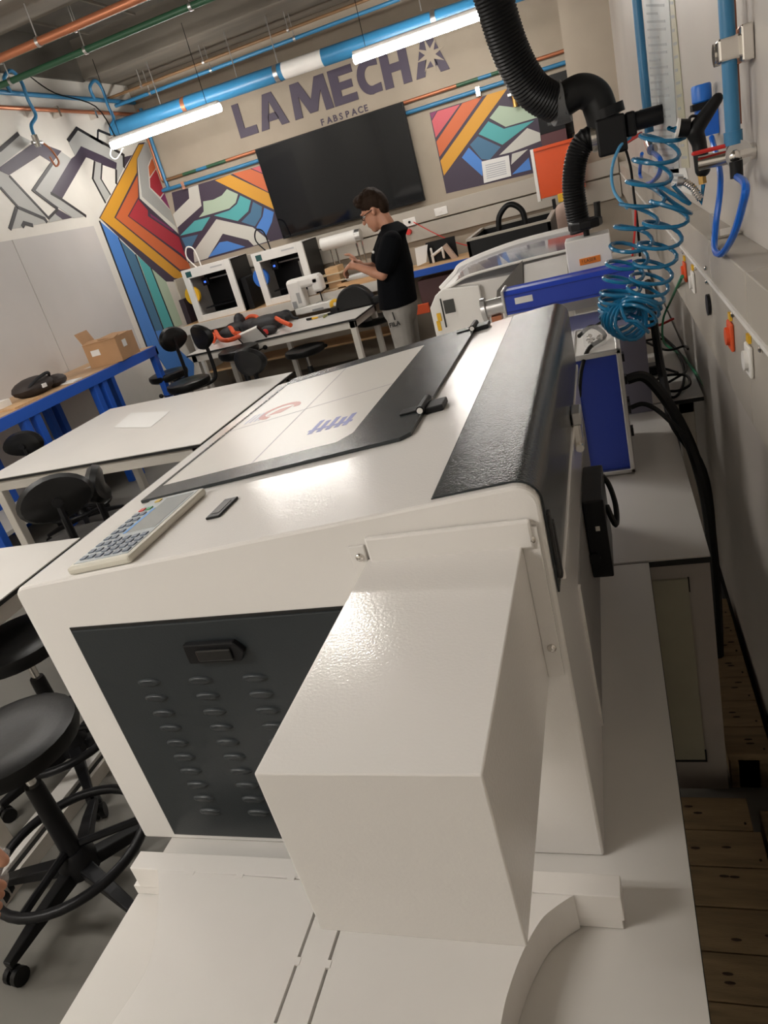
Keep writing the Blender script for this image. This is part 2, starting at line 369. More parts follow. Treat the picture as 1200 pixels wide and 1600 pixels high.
for pl, a, b in ((Lp, (376.7, 216), (404.5, 206)), (Ap, (409.5, 205), (453, 191.5)), (Mp, (462, 187.5), (523, 170)), (Ep, (524.5, 167.5), (561.5, 158)),
                 (Cp, (566, 156), (599.5, 145)), (Hp, (604, 144.5), (645.5, 130.5)), (Ap, (651.5, 127), (703.5, 109))):
    letter(pl, LX(*a), LX(*b))
star = MB(); xa, xb = LX(651.5, 127), LX(703.5, 109); sc = Vector(((xa + xb) / 2 + .01, 0, zb + .52 * (zt - zb)))
star.prism([(sc.x + (.155 if k % 2 == 0 else .052) * math.cos(PI * k / 8 + .2), sc.z + (.155 if k % 2 == 0 else .052) * math.sin(PI * k / 8 + .2)) for k in range(16)], 'y', y0L - .003, y0L)
tag(star.build('star', M_conc, let), 'pale eight-pointed star cut through the last letter A')
for i, ch in enumerate('FABSPACE'):
    a = PBw(500 + i * 9.65, 187 - i * 3.2); sm = MB(); text(sm, ch, .085, (a.x, YB - .004, zb - .125), (1, 0, 0), (0, 0, 1), .004, .002); sm.build('small_letter', M_purple, let)

# ------------------------------------------------------------------ television
tv = thing('television', 'large black flat television mounted on the concrete wall', 'television', (-2.58, 8.12, 1.515))
tx0, tx1, tz0, tz1 = -3.42, -1.73, 1.515, 2.46
MB().box(tx0, tx1, 8.09, 8.13, tz0, tz1).build('casing', M_black, tv, bevel=.006)
MB().box(tx0 + .012, tx1 - .012, 8.085, 8.09, tz0 + .02, tz1 - .012).build('screen', M_screen, tv)
MB().box(-2.9, -2.2, 8.115, 8.206, 1.55, 1.72).build('wall_bracket', M_black, tv)
tv.rotation_euler = (math.radians(4), 0, 0)

# ------------------------------------------------------------------ tube lights
def tube_light(x0, x1, y, z, label, axis='x'):
    t = thing('tube_light', label, 'light', ((x0 + x1) / 2, y, z), 'suspended tube lights')
    MB().box(x0, x1, y - .03, y + .03, z + .02, z + .06).build('housing', M_whitep, t, bevel=.01)
    MB().cyl((x0, y, z), (x1, y, z), .036, n=14).build('diffuser', M_glow, t, smooth=True)
    for x in (x0 + .12, x1 - .12): MB().cyl((x, y, z + .06), (x, y, 3.46), .003, n=6).build('suspension_wire', M_cable, t)
    return t
t1 = tube_light(-4.37, -3.15, 6.9, 2.755, 'lit tube light hanging in front of the blue duct, nearest the left wall')
MB().tube(spline([(-4.3, 6.9, 2.8), (-4.38, 6.88, 3.1), (-4.7, 6.8, 3.3), (-4.75, 6.6, 3.44)], 5), .006, 6).build('power_cable', M_cable, t1)
MB().tube(spline([(-4.37, 6.9, 2.75), (-4.42, 6.89, 2.68), (-4.36, 6.88, 2.63), (-4.26, 6.89, 2.7)], 5), .006, 6).build('loose_lead', M_whitep, t1)
tube_light(-1.82, -.60, 6.9, 2.755, 'lit tube light hanging in front of the blue duct, beside the black hose')
tube_light(-4.37, -3.15, 2.95, 2.755, 'lit tube light above the white tables on the left, out of frame')
tube_light(-2.62, -1.40, 2.95, 2.755, 'lit tube light above the laser cutter, out of frame')
tube_light(-4.2, -3.0, -.5, 2.755, 'lit tube light behind the camera towards the left wall')
tube_light(-2.7, -1.5, -.35, 2.755, 'lit tube light behind the camera over the stool, front one of a pair')
tube_light(-2.7, -1.5, -.65, 2.755, 'unseen tube light added behind the camera over the stool, rear one of a pair')  # unseen second tube, added to put more light on the foreground

# ------------------------------------------------------------------ ceiling and wall pipes
def pipe(name, label, pts, r, m, cat='pipe', n=12): return tag(MB().tube(pts, r, n).build(name, m, smooth=True), label, cat)
bp = thing('ventilation_pipe', 'thick blue ventilation pipe with a white section across the back wall', 'pipe', (-2.8, 7.6, 2.9))
MB().cyl((-4.7, 7.6, 3.0), (-2.712, 7.6, 2.975), .075, n=20).build('blue_section', M_bpipe, bp, smooth=True)
MB().cyl((-2.712, 7.6, 2.975), (-2.296, 7.6, 2.968), .074, n=20).build('white_section', M_whitep, bp, smooth=True)
MB().cyl((-2.296, 7.6, 2.968), (-.15, 7.6, 2.93), .075, n=20).build('blue_section', M_bpipe, bp, smooth=True)
for x, m in ((-3.83, M_copper), (-2.78, M_alu), (-1.2, M_alu)): MB().cyl((x - .022, 7.6, 2.972 + (-2.7 - x) * .012), (x + .022, 7.6, 2.972 + (-2.7 - x) * .012), .079, n=20).build('clamp', m, bp, smooth=True)
for x in (-4.1, -3.2, -2.75, -1.3): MB().cyl((x, 7.6, 3.05), (x, 7.6, 3.46), .006, n=6).build('hanger_rod', M_alu, bp)
def cpipe(name, label, px, py, z, r, m, x0=XL, x1=XR):
    y = PZ(px, py, z).y
    t = thing(name, label, 'pipe', ((x0 + x1) / 2, y, z)); MB().cyl((x0, y, z), (x1, y, z), r, n=12).build('pipe_run', m, t, smooth=True)
    for x in (-4.3, -3.55, -2.6, -1.5):
        MB().cyl((x, y, z + r), (x, y, 3.79 if 5.52 < y < 7.38 else 3.46), .005, n=6).build('hanger_rod', M_alu, t)
        MB().cyl((x - .012, y, z), (x + .012, y, z), r + .006, n=12).build('clip', M_alu, t, smooth=True)
    return t
cpipe('copper_pipe', 'copper pipe running under the ceiling nearest the camera', 100, 48, 3.22, .028, M_copper)
cpipe('green_pipe', 'dark green ceiling pipe just beyond the copper pipe', 170, 22, 3.36, .02, M_green, x1=-2.0)
cpipe('green_pipe', 'long dark green ceiling pipe with metal clips', 115, 86, 3.22, .024, M_green)
cpipe('brown_pipe', 'thin brown pipe along the top of the back wall', 300, 104, 3.3, .014, M_brown)
cpipe('blue_pipe', 'thin blue pipe under the brown pipe along the top of the back wall', 320, 113, 3.24, .018, M_bpipe)
# back wall low pipes
zc = PY(350, 252, 8.17).z; zbp = PY(350, 268, 8.17).z
cw = thing('copper_pipe', 'copper and green wall pipe passing behind the television', 'pipe', (-2.5, 8.17, zc))
segs = [(-4.7, -4.42, M_brown), (-4.42, -4.24, M_green), (-4.24, -4.1, M_bpipe), (-4.1, -3.85, M_green), (-3.85, -1.2, M_copper), (-1.2, -.98, M_green), (-.98, -.85, M_bpipe), (-.85, -.6, M_green), (-.6, -.145, M_copper)]
for a, b, m in segs: MB().cyl((a, 8.17, zc), (b, 8.17, zc), .017, n=12).build('pipe_segment', m, cw, smooth=True)
MB().tube(spline([(-4.70, 8.17, 3.2), (-4.70, 8.17, zc + .1), (-4.70, 8.17, zc)], 4), .015, 10).build('riser', M_copper, cw, smooth=True)
bw = thing('blue_pipe', 'thin blue compressed-air pipe along the concrete wall behind the television', 'pipe', (-2.5, 8.17, zbp))
MB().tube(spline([(-4.66, 8.165, 3.2), (-4.66, 8.165, zbp + .12), (-4.64, 8.165, zbp + .02), (-4.55, 8.165, zbp), (-2, 8.165, zbp), (-.15, 8.165, zbp)], 5), .02, 10).build('pipe_run', M_bpipe, bw, smooth=True)
for x in (-4.45, -1.0): MB().box(x - .02, x + .02, 8.14, 8.2, zbp - .05, zbp + .03).build('wall_clip', M_chrome, bw)
dv = PY(803, 150, 8.13)
va = thing('air_valve', 'small air valve hanging from the blue pipe on the right-hand mural', 'valve', (dv.x, 8.13, zbp - .25))
MB().cyl((dv.x, 8.14, zbp), (dv.x, 8.14, zbp - .1), .018, n=10).build('drop_pipe', M_bpipe, va, smooth=True)
MB().cyl((dv.x, 8.13, zbp - .1), (dv.x, 8.13, zbp - .24), .024, n=10).build('valve_body', M_brass, va, smooth=True)
MB().box(dv.x - .06, dv.x + .05, 8.11, 8.15, zbp - .14, zbp - .11).build('lever', M_alu, va, bevel=.005)
# left wall pipes with curls
pl = thing('blue_pipe', 'blue air pipe along the top of the left wall', 'pipe', (XL + .06, 6.5, 3.26))
MB().cyl((XL + .05, YF, 3.27), (XL + .05, 8.15, 3.27), .02, n=10).build('pipe_run', M_bpipe, pl, smooth=True)
pc = thing('copper_pipe', 'copper pipe along the top of the left wall under the blue pipe', 'pipe', (XL + .05, 6.5, 3.14))
MB().cyl((XL + .05, YF, 3.15), (XL + .05, 8.15, 3.15), .018, n=10).build('pipe_run', M_copper, pc, smooth=True)
for y in (6.35, 6.72, 7.3): MB().box(XL, XL + .08, y - .015, y + .015, 3.09, 3.18).build('wall_clip', M_chrome, pc)
for i, (px, lab) in enumerate(((25, 'curled blue air drop with metal couplings on the left wall, at the frame edge'), (155, 'curled blue air drop on the left wall beside the blue duct'))):
    y = PX(px, 150 if i == 0 else 163, XL + .08).y; x = XL + .08
    t = thing('air_drop', lab, 'air hose', (x, y, 2.8))
    MB().tube(spline([(x, y - .05, 3.27), (x + .03, y - .1, 3.36), (x + .05, y, 3.42), (x + .04, y + .09, 3.35), (x + .03, y + .1, 3.2), (x + .03, y + .12, 3.08), (x + .02, y + .02, 3.0), (x + .02, y, 2.92)], 6), .016, 8).build('curl', M_bpipe, t, smooth=True)
    MB().cyl((x + .02, y, 2.92), (x + .02, y, 2.82), .028, n=10).build('coupling', M_chrome, t, smooth=True)
    MB().cyl((x + .02, y - .06, 2.86), (x + .02, y + .07, 2.86), .015, n=8).build('valve', M_alu, t, smooth=True)
    if i == 0:
        MB().tube(spline([(x + .02, y + .07, 2.86), (x + .03, y + .14, 2.8), (x + .02, y + .2, 2.7), (x + .02, y + .13, 2.66), (x + .02, y + .1, 2.74)], 5), .009, 6).build('copper_lead', M_copper, t, smooth=True)

# ================================================================== TABLES
def table(label, x0, x1, y0, y1, z, legs=True, leg_in=.03, group=None, apron=.07, cabinet=False):
    t = thing('work_table', label, 'table', ((x0 + x1) / 2, (y0 + y1) / 2, 0), group)
    MB().box(x0, x1, y0, y1, z - .005, z).build('tabletop', M_lam, t)
    MB().box(x0 - .0012, x1 + .0012, y0 - .0012, y1 + .0012, z - .019, z - .0045).build('edge_band', M_edge, t)
    i = leg_in
    for a, b, c, d in ((x0 + i, x1 - i, y0 + i, y0 + i + .05), (x0 + i, x1 - i, y1 - i - .05, y1 - i), (x0 + i, x0 + i + .05, y0 + i, y1 - i), (x1 - i - .05, x1 - i, y0 + i, y1 - i)):
        MB().box(a, b, c, d, z - .019 - apron, z - .019).build('apron', M_apron, t, bevel=.003)
    if legs:
        for a in (x0 + i, x1 - i - .055):
            for b in (y0 + i, y1 - i - .055):
                MB().box(a, a + .055, b, b + .055, 0, z - .02).build('leg', M_apron, t, bevel=.004)
    return t
table('white table under the laser cutter and folded tray in the foreground', -.83, .008, .12, 1.52, .75)
T2 = table('white table beyond the laser cutter carrying the blue power tower', -.9, .14, 1.53, 2.62, .75, legs=False, leg_in=.02, apron=.03)
e = .002
MB().box(-.05, .138, 1.531, 1.545, .03, .7305).build('end_panel', mat('grey_panel', (.40, .36, .33), .5, var=.05), T2)
MB().box(-.05, .088, 1.524, 1.531, .14, .695).build('inset_panel', mat('olive_panel', (.36, .34, .26), .45, var=.05), T2)
for a, b, c, d in ((-.05, .092, .134, .140), (.088, .092, .134, .17), (.088, .091, .66, .697)): MB().box(a, b, 1.522, 1.53, c, d).build('panel_trim', M_edge, T2)
for a in (-.88, .085):
    for b in (1.56, 2.55): MB().box(a, a + .05, b, b + .05, 0, .73).build('leg', M_apron, T2)
T3 = table('white table at the rear by the right wall holding the laser marking machine', -.95, .262, 2.635, 4.6, .75, apron=.05)
mt = table('white middle table with a taped sheet left of the laser cutter', -3.64, -2.1, 3.13, 4.47, .75)
nt_ = table('white table nearest the left frame edge behind the foreground stool', -3.6, -2.095, 1.2, 2.1, .75)
pt = table('white table in front of the man holding tools and a sewing machine', -4.0, -2.19, 6.27, 7.07, .75)
q = [PZ(*p, .7515) for p in ((178, 668), (205, 645), (265, 643), (235, 668))]
tag(MB().slab(q, (0, 0, .0006)).build('taped_sheet', M_paper), 'faint clear-taped white sheet on the middle table', 'paper')
# low white plinth by the stool
pln = thing('floor_plinth', 'low white plinth with a black edge on the floor behind the stool', 'plinth', (-2.3, 1.3, 0))
MB().box(-2.06, -1.97, .3, 1.98, 0, .05).build('plinth_body', M_apron, pln); MB().box(-2.06, -1.985, .3, 1.98, .05, .062).build('black_edge', M_edge, pln); MB().box(-2.06, -1.99, .3, 1.98, .062, .075).build('plinth_top', M_lam, pln)

# ================================================================== MAIN LASER CUTTER
LX0, LX1, LY0, LY1 = -.884, -.101, .724, 1.745
SLP = (1.333 - 1.271) / (-.112 + .884); ANG = math.atan(SLP)
def ztop(x): return 1.271 + (x - LX0) * SLP
un = Vector((-math.sin(ANG), 0, math.cos(ANG))); ux = Vector((math.cos(ANG), 0, math.sin(ANG)))
def SL(x, y, h=0): return Vector((x, y, ztop(x))) + un * h
def slope_slab(mb, poly, h0, h1): mb.slab([SL(x, y, h0) for x, y in poly], un * (h1 - h0)); return mb
lc = thing('laser_cutter', 'big white and charcoal laser cutter with a milky lid window on the white table', 'laser cutter', ((LX0 + LX1) / 2, (LY0 + LY1) / 2, .752))
def arc(cx, cz, r, a0, a1, n=6): return [(cx + r * math.cos(math.radians(a0 + (a1 - a0) * i / n)), cz + r * math.sin(math.radians(a0 + (a1 - a0) * i / n))) for i in range(n + 1)]
rr = .026
prof = [(LX0, .752), (LX1, .752)] + arc(LX1 - rr, ztop(LX1 - rr) - rr, rr, 0, 92, 8) + arc(LX0 + .018, ztop(LX0 + .018) - .018, .018, 95, 180, 4)
MB().prism(prof, 'y', LY0, LY1).build('body', M_white, lc, bevel=.004)
# charcoal band over the rear top, wrapping down the side
o1 = [(-.222, ztop(-.222) + .0005), (-.222, ztop(-.222) + .003)] + arc(LX1 - rr, ztop(LX1 - rr) - rr, rr + .003, 92, 0, 8) + [(LX1 + .003, 1.185), (LX1 + .0005, 1.185)] + arc(LX1 - rr, ztop(LX1 - rr) - rr, rr + .0005, 0, 92, 8)
MB().prism(o1, 'y', LY0 + .012, LY1 - .012).build('rear_cover', M_dark, lc, smooth=True)
slope_slab(MB(), [(-.2245, LY0 + .012), (-.2225, LY0 + .012), (-.2225, LY1 - .012), (-.2245, LY1 - .012)], .0002, .0012).build('cover_seam', M_edge, lc)
MB().box(LX1, LX1 + .006, LY0 + .07, LY1, 1.166, 1.181).build('side_rim', M_white, lc, bevel=.002)
MB().box(LX1, LX1 + .002, .975, LY1 - .02, .77, 1.045).build('rear_panel', mat('grey_rear_panel', (.26, .25, .24), .5, var=.04), lc)
MB().box(LX1, LX1 + .004, .965, .975, .77, 1.045).build('rear_panel_edge', M_white, lc)
for y0, y1, z0, z1 in ((.742, .757, 1.20, 1.285), (.765, .778, 1.185, 1.262)): MB().box(LX1, LX1 + .006, y0, y1, z0, z1).build('finger_slot', M_edge, lc, bevel=.002)
la = MB().box(LX1 + .002, LX1 + .018, 1.31, 1.345, 1.13, 1.205).build('latch', M_chrome, lc, bevel=.004)
MB().box(LX1 + .004, LX1 + .022, 1.30, 1.355, 1.185, 1.21).build('latch_lever', M_alu, la, bevel=.003); MB().cyl((LX1 + .012, 1.3, 1.14), (LX1 + .012, 1.355, 1.14), .008, n=8).build('latch_pin', M_chrome, la)
fb = MB().box(LX1 + .003, -.059, 1.25, 1.42, .885, 1.052).build('fan_box', M_black, lc, bevel=.003)
MB().box(-.08, -.072, 1.247, 1.25, .99, 1.0).build('fan_screw', M_chrome, fb); MB().cyl((-.09, 1.245, .93), (-.09, 1.25, .93), .012, n=12).build('fan_knob', M_rubber, fb)
MB().tube(spline([PY(931, 735, 1.45), PY(950, 755, 1.42), PY(962, 790, 1.36), PY(962, 820, 1.30), (-.058, 1.33, 1.0)], 6), .0055, 8).build('fan_cable', M_cable, lc, smooth=True)
# lid
lid = [(-.819, .985), (-.325, .985), (-.31, 1.0), (-.31, 1.735), (-.819, 1.735)]
fr = MB()
wx0, wx1, wy0, wy1 = -.812, -.432, 1.045, 1.678
for poly in ([(-.819, .985), (-.325, .985), (-.31, 1.0), (-.31, wy0), (-.819, wy0)], [(-.819, wy1), (-.31, wy1), (-.31, 1.735), (-.819, 1.735)], [(wx1, wy0), (-.31, wy0), (-.31, wy1), (wx1, wy1)], [(-.819, wy0), (wx0, wy0), (wx0, wy1), (-.819, wy1)]):
    slope_slab(fr, poly, .001, .0065)
lido = fr.build('lid_frame', M_dark, lc)
wcut = [(wx0, wy0), (wx1 - .02, wy0), (wx1, wy0 + .03), (wx1, wy1), (wx0, wy1)]
win = slope_slab(MB(), wcut, .001, .0055).build('lid_window', mat('milky_film', (.70, .67, .62), .3, var=.03, vscale=2), lc)
slope_slab(MB(), [(wx1 - .02, wy0), (wx1, wy0), (wx1, wy0 + .03)], .001, .0065).build('window_corner', M_dark, lc)
mk = MB()
slope_slab(mk, [(-.62, wy0), (-.617, wy0), (-.64, wy1), (-.643, wy1)], .0056, .0058); slope_slab(mk, [(wx0, 1.33), (wx1, 1.36), (wx1, 1.363), (wx0, 1.333)], .0056, .0058)
mk.build('film_seam', mat('film_seam', (.45, .42, .44), .4), win)
lg = MB(); cx, cy = -.715, 1.40
lg.slab([SL(cx + .05 * math.cos(t), cy + .05 * math.sin(t), .0057) for t in [2 * PI * k / 24 for k in range(18)]] + [SL(cx + .034 * math.cos(t), cy + .034 * math.sin(t), .0057) for t in [2 * PI * k / 24 for k in range(17, -1, -1)]], un * .0002)
slope_slab(lg, [(cx - .025, cy - .02), (cx + .012, cy - .02), (cx + .03, cy + .015), (cx - .005, cy + .012)], .0057, .0059)
tag(lg.build('red_logo', mat('faded_red', (.60, .28, .24), .4), win), 'blurred red ring logo on the film')
lb = MB()
for i, (a, b) in enumerate(((0, .075), (.018, .062), (.036, .07), (.054, .056), (.07, .066))): slope_slab(lb, [(-.545 + a, 1.14), (-.535 + a, 1.14), (-.535 + a, 1.14 + b), (-.545 + a, 1.14 + b)], .0057, .0059)
slope_slab(lb, [(-.55, 1.155), (-.46, 1.155), (-.46, 1.165), (-.55, 1.165)], .0057, .0059)
tag(lb.build('blue_logo', mat('faded_blue', (.24, .26, .56), .4), win), 'blurred blue lettering on the film')
lb2 = MB()
for a in range(4): slope_slab(lb2, [(-.79 + a * .012, 1.36), (-.784 + a * .012, 1.36), (-.784 + a * .012, 1.42), (-.79 + a * .012, 1.42)], .0057, .0059)
lb2.build('pale_blue_logo', mat('faded_pale_blue', (.50, .51, .60), .4), win)
for hx, hy in ((-.312, 1.115), (-.312, 1.70)):
    h = slope_slab(MB(), [(hx - .042, hy - .012), (hx - .004, hy - .012), (hx - .004, hy + .014), (hx - .042, hy + .014)], .0065, .0095).build('hinge', M_black, lc, bevel=.001)
    slope_slab(MB(), [(hx + .004, hy - .022), (hx + .036, hy - .022), (hx + .036, hy + .022), (hx + .004, hy + .022)], .001, .011).build('hinge_leaf', M_black, h, bevel=.002)
    MB().cyl(SL(hx, hy - .03, .012), SL(hx, hy + .035, .012), .007, n=12).build('hinge_barrel', M_black, h, smooth=True)
    MB().cyl(SL(hx, hy - .032, .012), SL(hx, hy - .029, .012), .005, n=12).build('hinge_pin', M_whitep, h)
# keypad
kp = slope_slab(MB(), [(-.775, .728), (-.662, .728), (-.662, .955), (-.775, .955)], .0005, .013).build('control_panel', mat('cream_plastic', (.66, .63, .54), .4), lc, bevel=.004)
slope_slab(MB(), [(-.768, .738), (-.669, .738), (-.669, .948), (-.768, .948)], .013, .0136).build('keypad_face', mat('blue_grey_face', (.42, .46, .48), .3), kp)
slope_slab(MB(), [(-.728, .818), (-.674, .818), (-.674, .94), (-.728, .94)], .0136, .014).build('display', mat('lcd_grey', (.34, .36, .36), .15), kp)
slope_slab(MB(), [(-.735, .818), (-.729, .818), (-.729, .905), (-.735, .905)], .0136, .014).build('blue_stripe', mat('key_blue', (.08, .3, .7), .4), kp)
Mk = mat('key_slate', (.14, .17, .22), .4)
def key(x, y, w, m): return slope_slab(MB(), [(x - w, y - w), (x + w, y - w), (x + w, y + w), (x - w, y + w)], .0136, .0152).build('key', m, kp)
for r in range(9):
    for c in range(2): key(-.758 + c * .014, .752 + r * .0195, .0048, (mat('key_red', (.6, .05, .04), .4) if c == 0 else mat('key_green', (.05, .3, .12), .4)) if r == 8 else Mk)
key(-.744, .937, .005, mat('key_yellow', (.6, .42, .05), .4))
for r in range(4):
    for c in range(4): key(-.728 + c * .0165, .750 + r * .0155, .005, Mk)
sw = slope_slab(MB(), [(-.596, .832), (-.572, .832), (-.572, .897), (-.596, .897)], .0003, .004).build('key_switch', M_black, lc, bevel=.001)
slope_slab(MB(), [(-.591, .843), (-.578, .843), (-.578, .886), (-.591, .886)], .004, .0046).build('switch_slot', mat('dark_slot', (.05, .045, .04), .5), sw)
# vent door on the near side
MB().box(-.816, -.33, LY0 - .0012, LY0 + .002, .764, 1.197).build('door_gap_shadow', M_edge, lc)  # black sheet painted in as the shadow in the gap round the door
dr = MB().box(-.813, -.333, LY0 - .004, LY0 + .002, .767, 1.192).build('side_door', M_darkp, lc, bevel=.0015)
for cpx, cpy in ((248, 1090), (328, 1087.6), (411, 1082.7)):
    x0 = PY(cpx, cpy, LY0).x
    for r in range(10):
        z = 1.093 - r * .0297; lv = MB()
        lv.loft([lv.ring(Vector((x0, LY0 - .004 - d, z)), Vector((.021 * s, 0, 0)), Vector((0, 0, .0065 * s)), 12) for d, s in ((0, 1), (.003, .86), (.004, .7))], cap=True)
        lv.build('louvre', M_darkp, dr, smooth=True)
h0, h1 = PY(291, 1000, LY0), PY(393, 1024, LY0)
hd = MB().prism([(h0.x, h0.z), (h1.x - .012, h0.z), (h1.x, (h0.z + h1.z) / 2), (h1.x - .01, h1.z), (h0.x, h1.z)], 'y', LY0 - .014, LY0 - .004).build('door_handle', M_black, dr, bevel=.002)
MB().box(h0.x + .02, h1.x - .018, LY0 - .018, LY0 - .014, h1.z + .006, h0.z - .008).build('handle_paddle', mat('gloss_black', (.01, .01, .01), .2), hd, bevel=.002)
# hood box on the near side
hb = MB().box(-.317, -.128, .377, LY0 - .001, 1.07, 1.262).build('hood_box', M_white, lc, bevel=.0015)
MB().box(-.312, -.114, LY0 - .010, LY0 - .001, 1.258, 1.294).build('top_flange', M_white, hb, bevel=.003)
MB().box(-.128, -.108, LY0 - .006, LY0 - .001, 1.075, 1.283).build('side_flange', M_white, hb, bevel=.001)
MB().box(-.337, -.317, LY0 - .006, LY0 - .001, 1.075, 1.283).build('side_flange', M_white, hb, bevel=.001)
for x, z in ((-.117, 1.268), (-.117, 1.118), (-.325, 1.268), (-.325, 1.118)):
    s_ = MB().ell((x, LY0 - .006, z), (.0058, .004, .0058), 12, 6).build('screw', M_chrome, hb, smooth=True)

# ================================================================== folded white tray in front
tr = thing('sheet_metal_tray', 'folded white sheet tray with two curved cut-outs in front of the laser cutter', 'tray', (-.45, .4, .751))
zt_, zl = .814, .7515
xg1, xg2 = -.474, -.431
g = .0022
rarc = spline([PZ(896, 1399, zt_), PZ(868, 1417, zt_), PZ(844, 1439, zt_), PZ(817, 1487, zt_), PZ(797, 1540, zt_), PZ(784, 1592, zt_), Vector((-.21, .38, zt_)), Vector((-.20, .30, zt_))], 4)
larc = spline([PZ(246, 1358, zt_), PZ(248, 1400, zt_), PZ(235, 1500, zt_), PZ(175, 1600, zt_), Vector((-.715, .30, zt_))], 4)
ra = [(p.x, p.y) for p in rarc]; lac = [(p.x, p.y) for p in larc]
MB().prism([(xg1 - g, .613), (xg1 - g, .30)] + lac[::-1], 'z', zl, zt_).build('left_panel', M_sheet, tr)
MB().prism([(xg1 + g, .613), (xg1 + g, .30), (xg2 - g, .30), (xg2 - g, .613)], 'z', zl, zt_).build('middle_strip', M_sheet, tr)
MB().prism([(xg2 + g, .30), (xg2 + g, .613)] + ra, 'z', zl, zt_).build('right_panel', M_sheet, tr)
MB().box(-.76, -.135, .31, .612, zl, zt_ - .006).build('inner_fill', mat('shadow_gap', (.2, .18, .16), .7), tr) if False else None
for x in (xg1, xg2):
    for y in (.335, .42, .50, .585): MB().box(x - .004, x + .004, y - .005, y + .005, zt_ - .003, zt_ + .0006).build('bridge_tab', M_sheet, tr)
MB().box(-.815, -.076, .6165, .648, .77, zt_).build('ledge', M_sheet, tr, bevel=.001)
MB().box(-.83, -.079, .6185, .648, zl, .7695).build('ledge_foot', M_sheet, tr, bevel=.001)
for k in range(7): MB().box(-.70 + k * .085 - .006, -.70 + k * .085 + .006, .611, .618, zt_ - .003, zt_ + .0006).build('bridge_tab', M_sheet, tr)

# ================================================================== blue tower and cables
bt = thing('power_tower', 'upright blue tower with aluminium frame standing beside the laser cutter', 'power supply', (-.05, 2.2, .75))
MB().box(-.125, .0, 2.045, 2.35, .762, 1.115).build('blue_panels', M_blue, bt)
fr = MB()
for x in (-.132, -.008):
    fr.box(x, x + .014, 2.03, 2.045, .755, 1.125); fr.box(x, x + .014, 2.35, 2.365, .755, 1.125)
for z in (.755, 1.111):
    fr.box(-.132, .006, 2.03, 2.045, z, z + .014); fr.box(-.132, .006, 2.35, 2.365, z, z + .014)
    for x in (-.132, -.008): fr.box(x, x + .014, 2.03, 2.365, z, z + .014)
fr.build('frame', M_alu, bt, bevel=.003)
MB().box(-.122, -.004, 2.045, 2.35, 1.115, 1.12).build('top_plate', M_whitep, bt)
MB().box(.0, .003, 2.05, 2.345, .77, 1.11).build('port_plate', mat('grey_ports', (.33, .31, .3), .5), bt)
for y, z in ((2.1, .86), (2.1, .93), (2.16, 1.0), (2.25, .9), (2.3, 1.03)): MB().box(.003, .014, y - .015, y + .015, z - .012, z + .012).build('socket', M_black, bt)
for x in (-.12, -.015):
    for y in (2.05, 2.34): MB().cyl((x, y, .7505), (x, y, .757), .01, n=10).build('foot', M_rubber, bt)
# odds on the tower top
gl = thing('glass_jar', 'small clear jar of metal bits on top of the blue tower', 'jar', (-.06, 2.12, 1.126))
MB().lathe([(.03, 0), (.032, .004), (.032, .045), (.03, .05)], (-.06, 2.12, 1.126), 16).build('jar_wall', M_clear, gl, smooth=True)
for k in range(10):
    a = random.random() * 6; MB().ell((-.06 + .016 * math.cos(a), 2.12 + .016 * math.sin(a), 1.137 + random.random() * .02), (.008, .008, .005), 8, 5).build('metal_bit', M_chrome, gl)
def cable(label, pts, r, m, name='cable', cat='cable', k=8, n=8): return tag(MB().tube(spline(pts, k), r, n).build(name, m, smooth=True), label, cat)
T = .75
cable('thick black conduit curving from the blue tower down behind the tables', [(.014, 2.15, 1.0), (.06, 2.15, 1.0), (.10, 2.13, .95), (.14, 2.12, .86), (.172, 2.1, .75), (.19, 2.05, .6), (.19, 2.0, .35), (.18, 1.98, .1)], .016, M_rubber, 'conduit', 'conduit')
cable('thick black conduit dropping past the coiled hose beside the wall', [PY(1012, 440, 2.9), PY(1022, 505, 2.75), PY(1030, 560, 2.6), PY(1040, 610, 2.45), PY(1052, 660, 2.3), Vector((.205, 2.2, .62)), Vector((.205, 2.18, .2))], .014, M_rubber, 'conduit', 'conduit')
cable('black plug lead from the tower side trailing to the table edge', [(.014, 2.1, .93), (.05, 2.1, .935), (.09, 2.08, .91), (.145, 2.06, .84)], .007, M_cable)
for i, (lab, px) in enumerate((('black cable looping widely over the rear white table', [(975, 540), (1000, 535), (1040, 530), (1065, 565), (1068, 600), (1050, 620), (1020, 590)]),
                  ('black cable looping close behind the blue tower', [(985, 520), (990, 560), (1008, 580), (1030, 600), (1060, 590), (1072, 575), (1060, 548), (1030, 522)]),
                  ('black cable coiled on the rear white table beside the wall', [(1005, 610), (1035, 590), (1070, 585), (1078, 600), (1060, 612), (1040, 610)]),
                  ('thin black cable across the rear table towards the wall', [(1000, 530), (1040, 548), (1068, 540), (1075, 545)]))):
    cable(lab, [PZ(x, y, T + .008 + .012 * i) + Vector((0, 0, .004 * math.sin(j * 2))) for j, (x, y) in enumerate(px)], .005, M_cable)
cable('red cable lying behind the blue tower', [PZ(x, y, T + .06) for x, y in ((985, 500), (1010, 512), (1030, 508), (1052, 498))], .006, M_red)
cable('green cable running from the wall socket down the table edge', [PX(1066, 432, .185), PZ(1048, 470, .95), PZ(1036, 500, .85), PZ(1038, 535, .775), PZ(1065, 555, .765), PZ(1092, 590, .762), PZ(1106, 612, .762)], .005, mat('green_cable', (.02, .22, .1), .5))
cable('black lead rising over the side of the laser cutter to the tower', [PY(905, 620, 1.95), PY(908, 580, 2.0), PY(920, 545, 2.08), PY(945, 525, 2.15), PY(925, 510, 2.2), PY(905, 525, 2.1)], .006, M_cable)
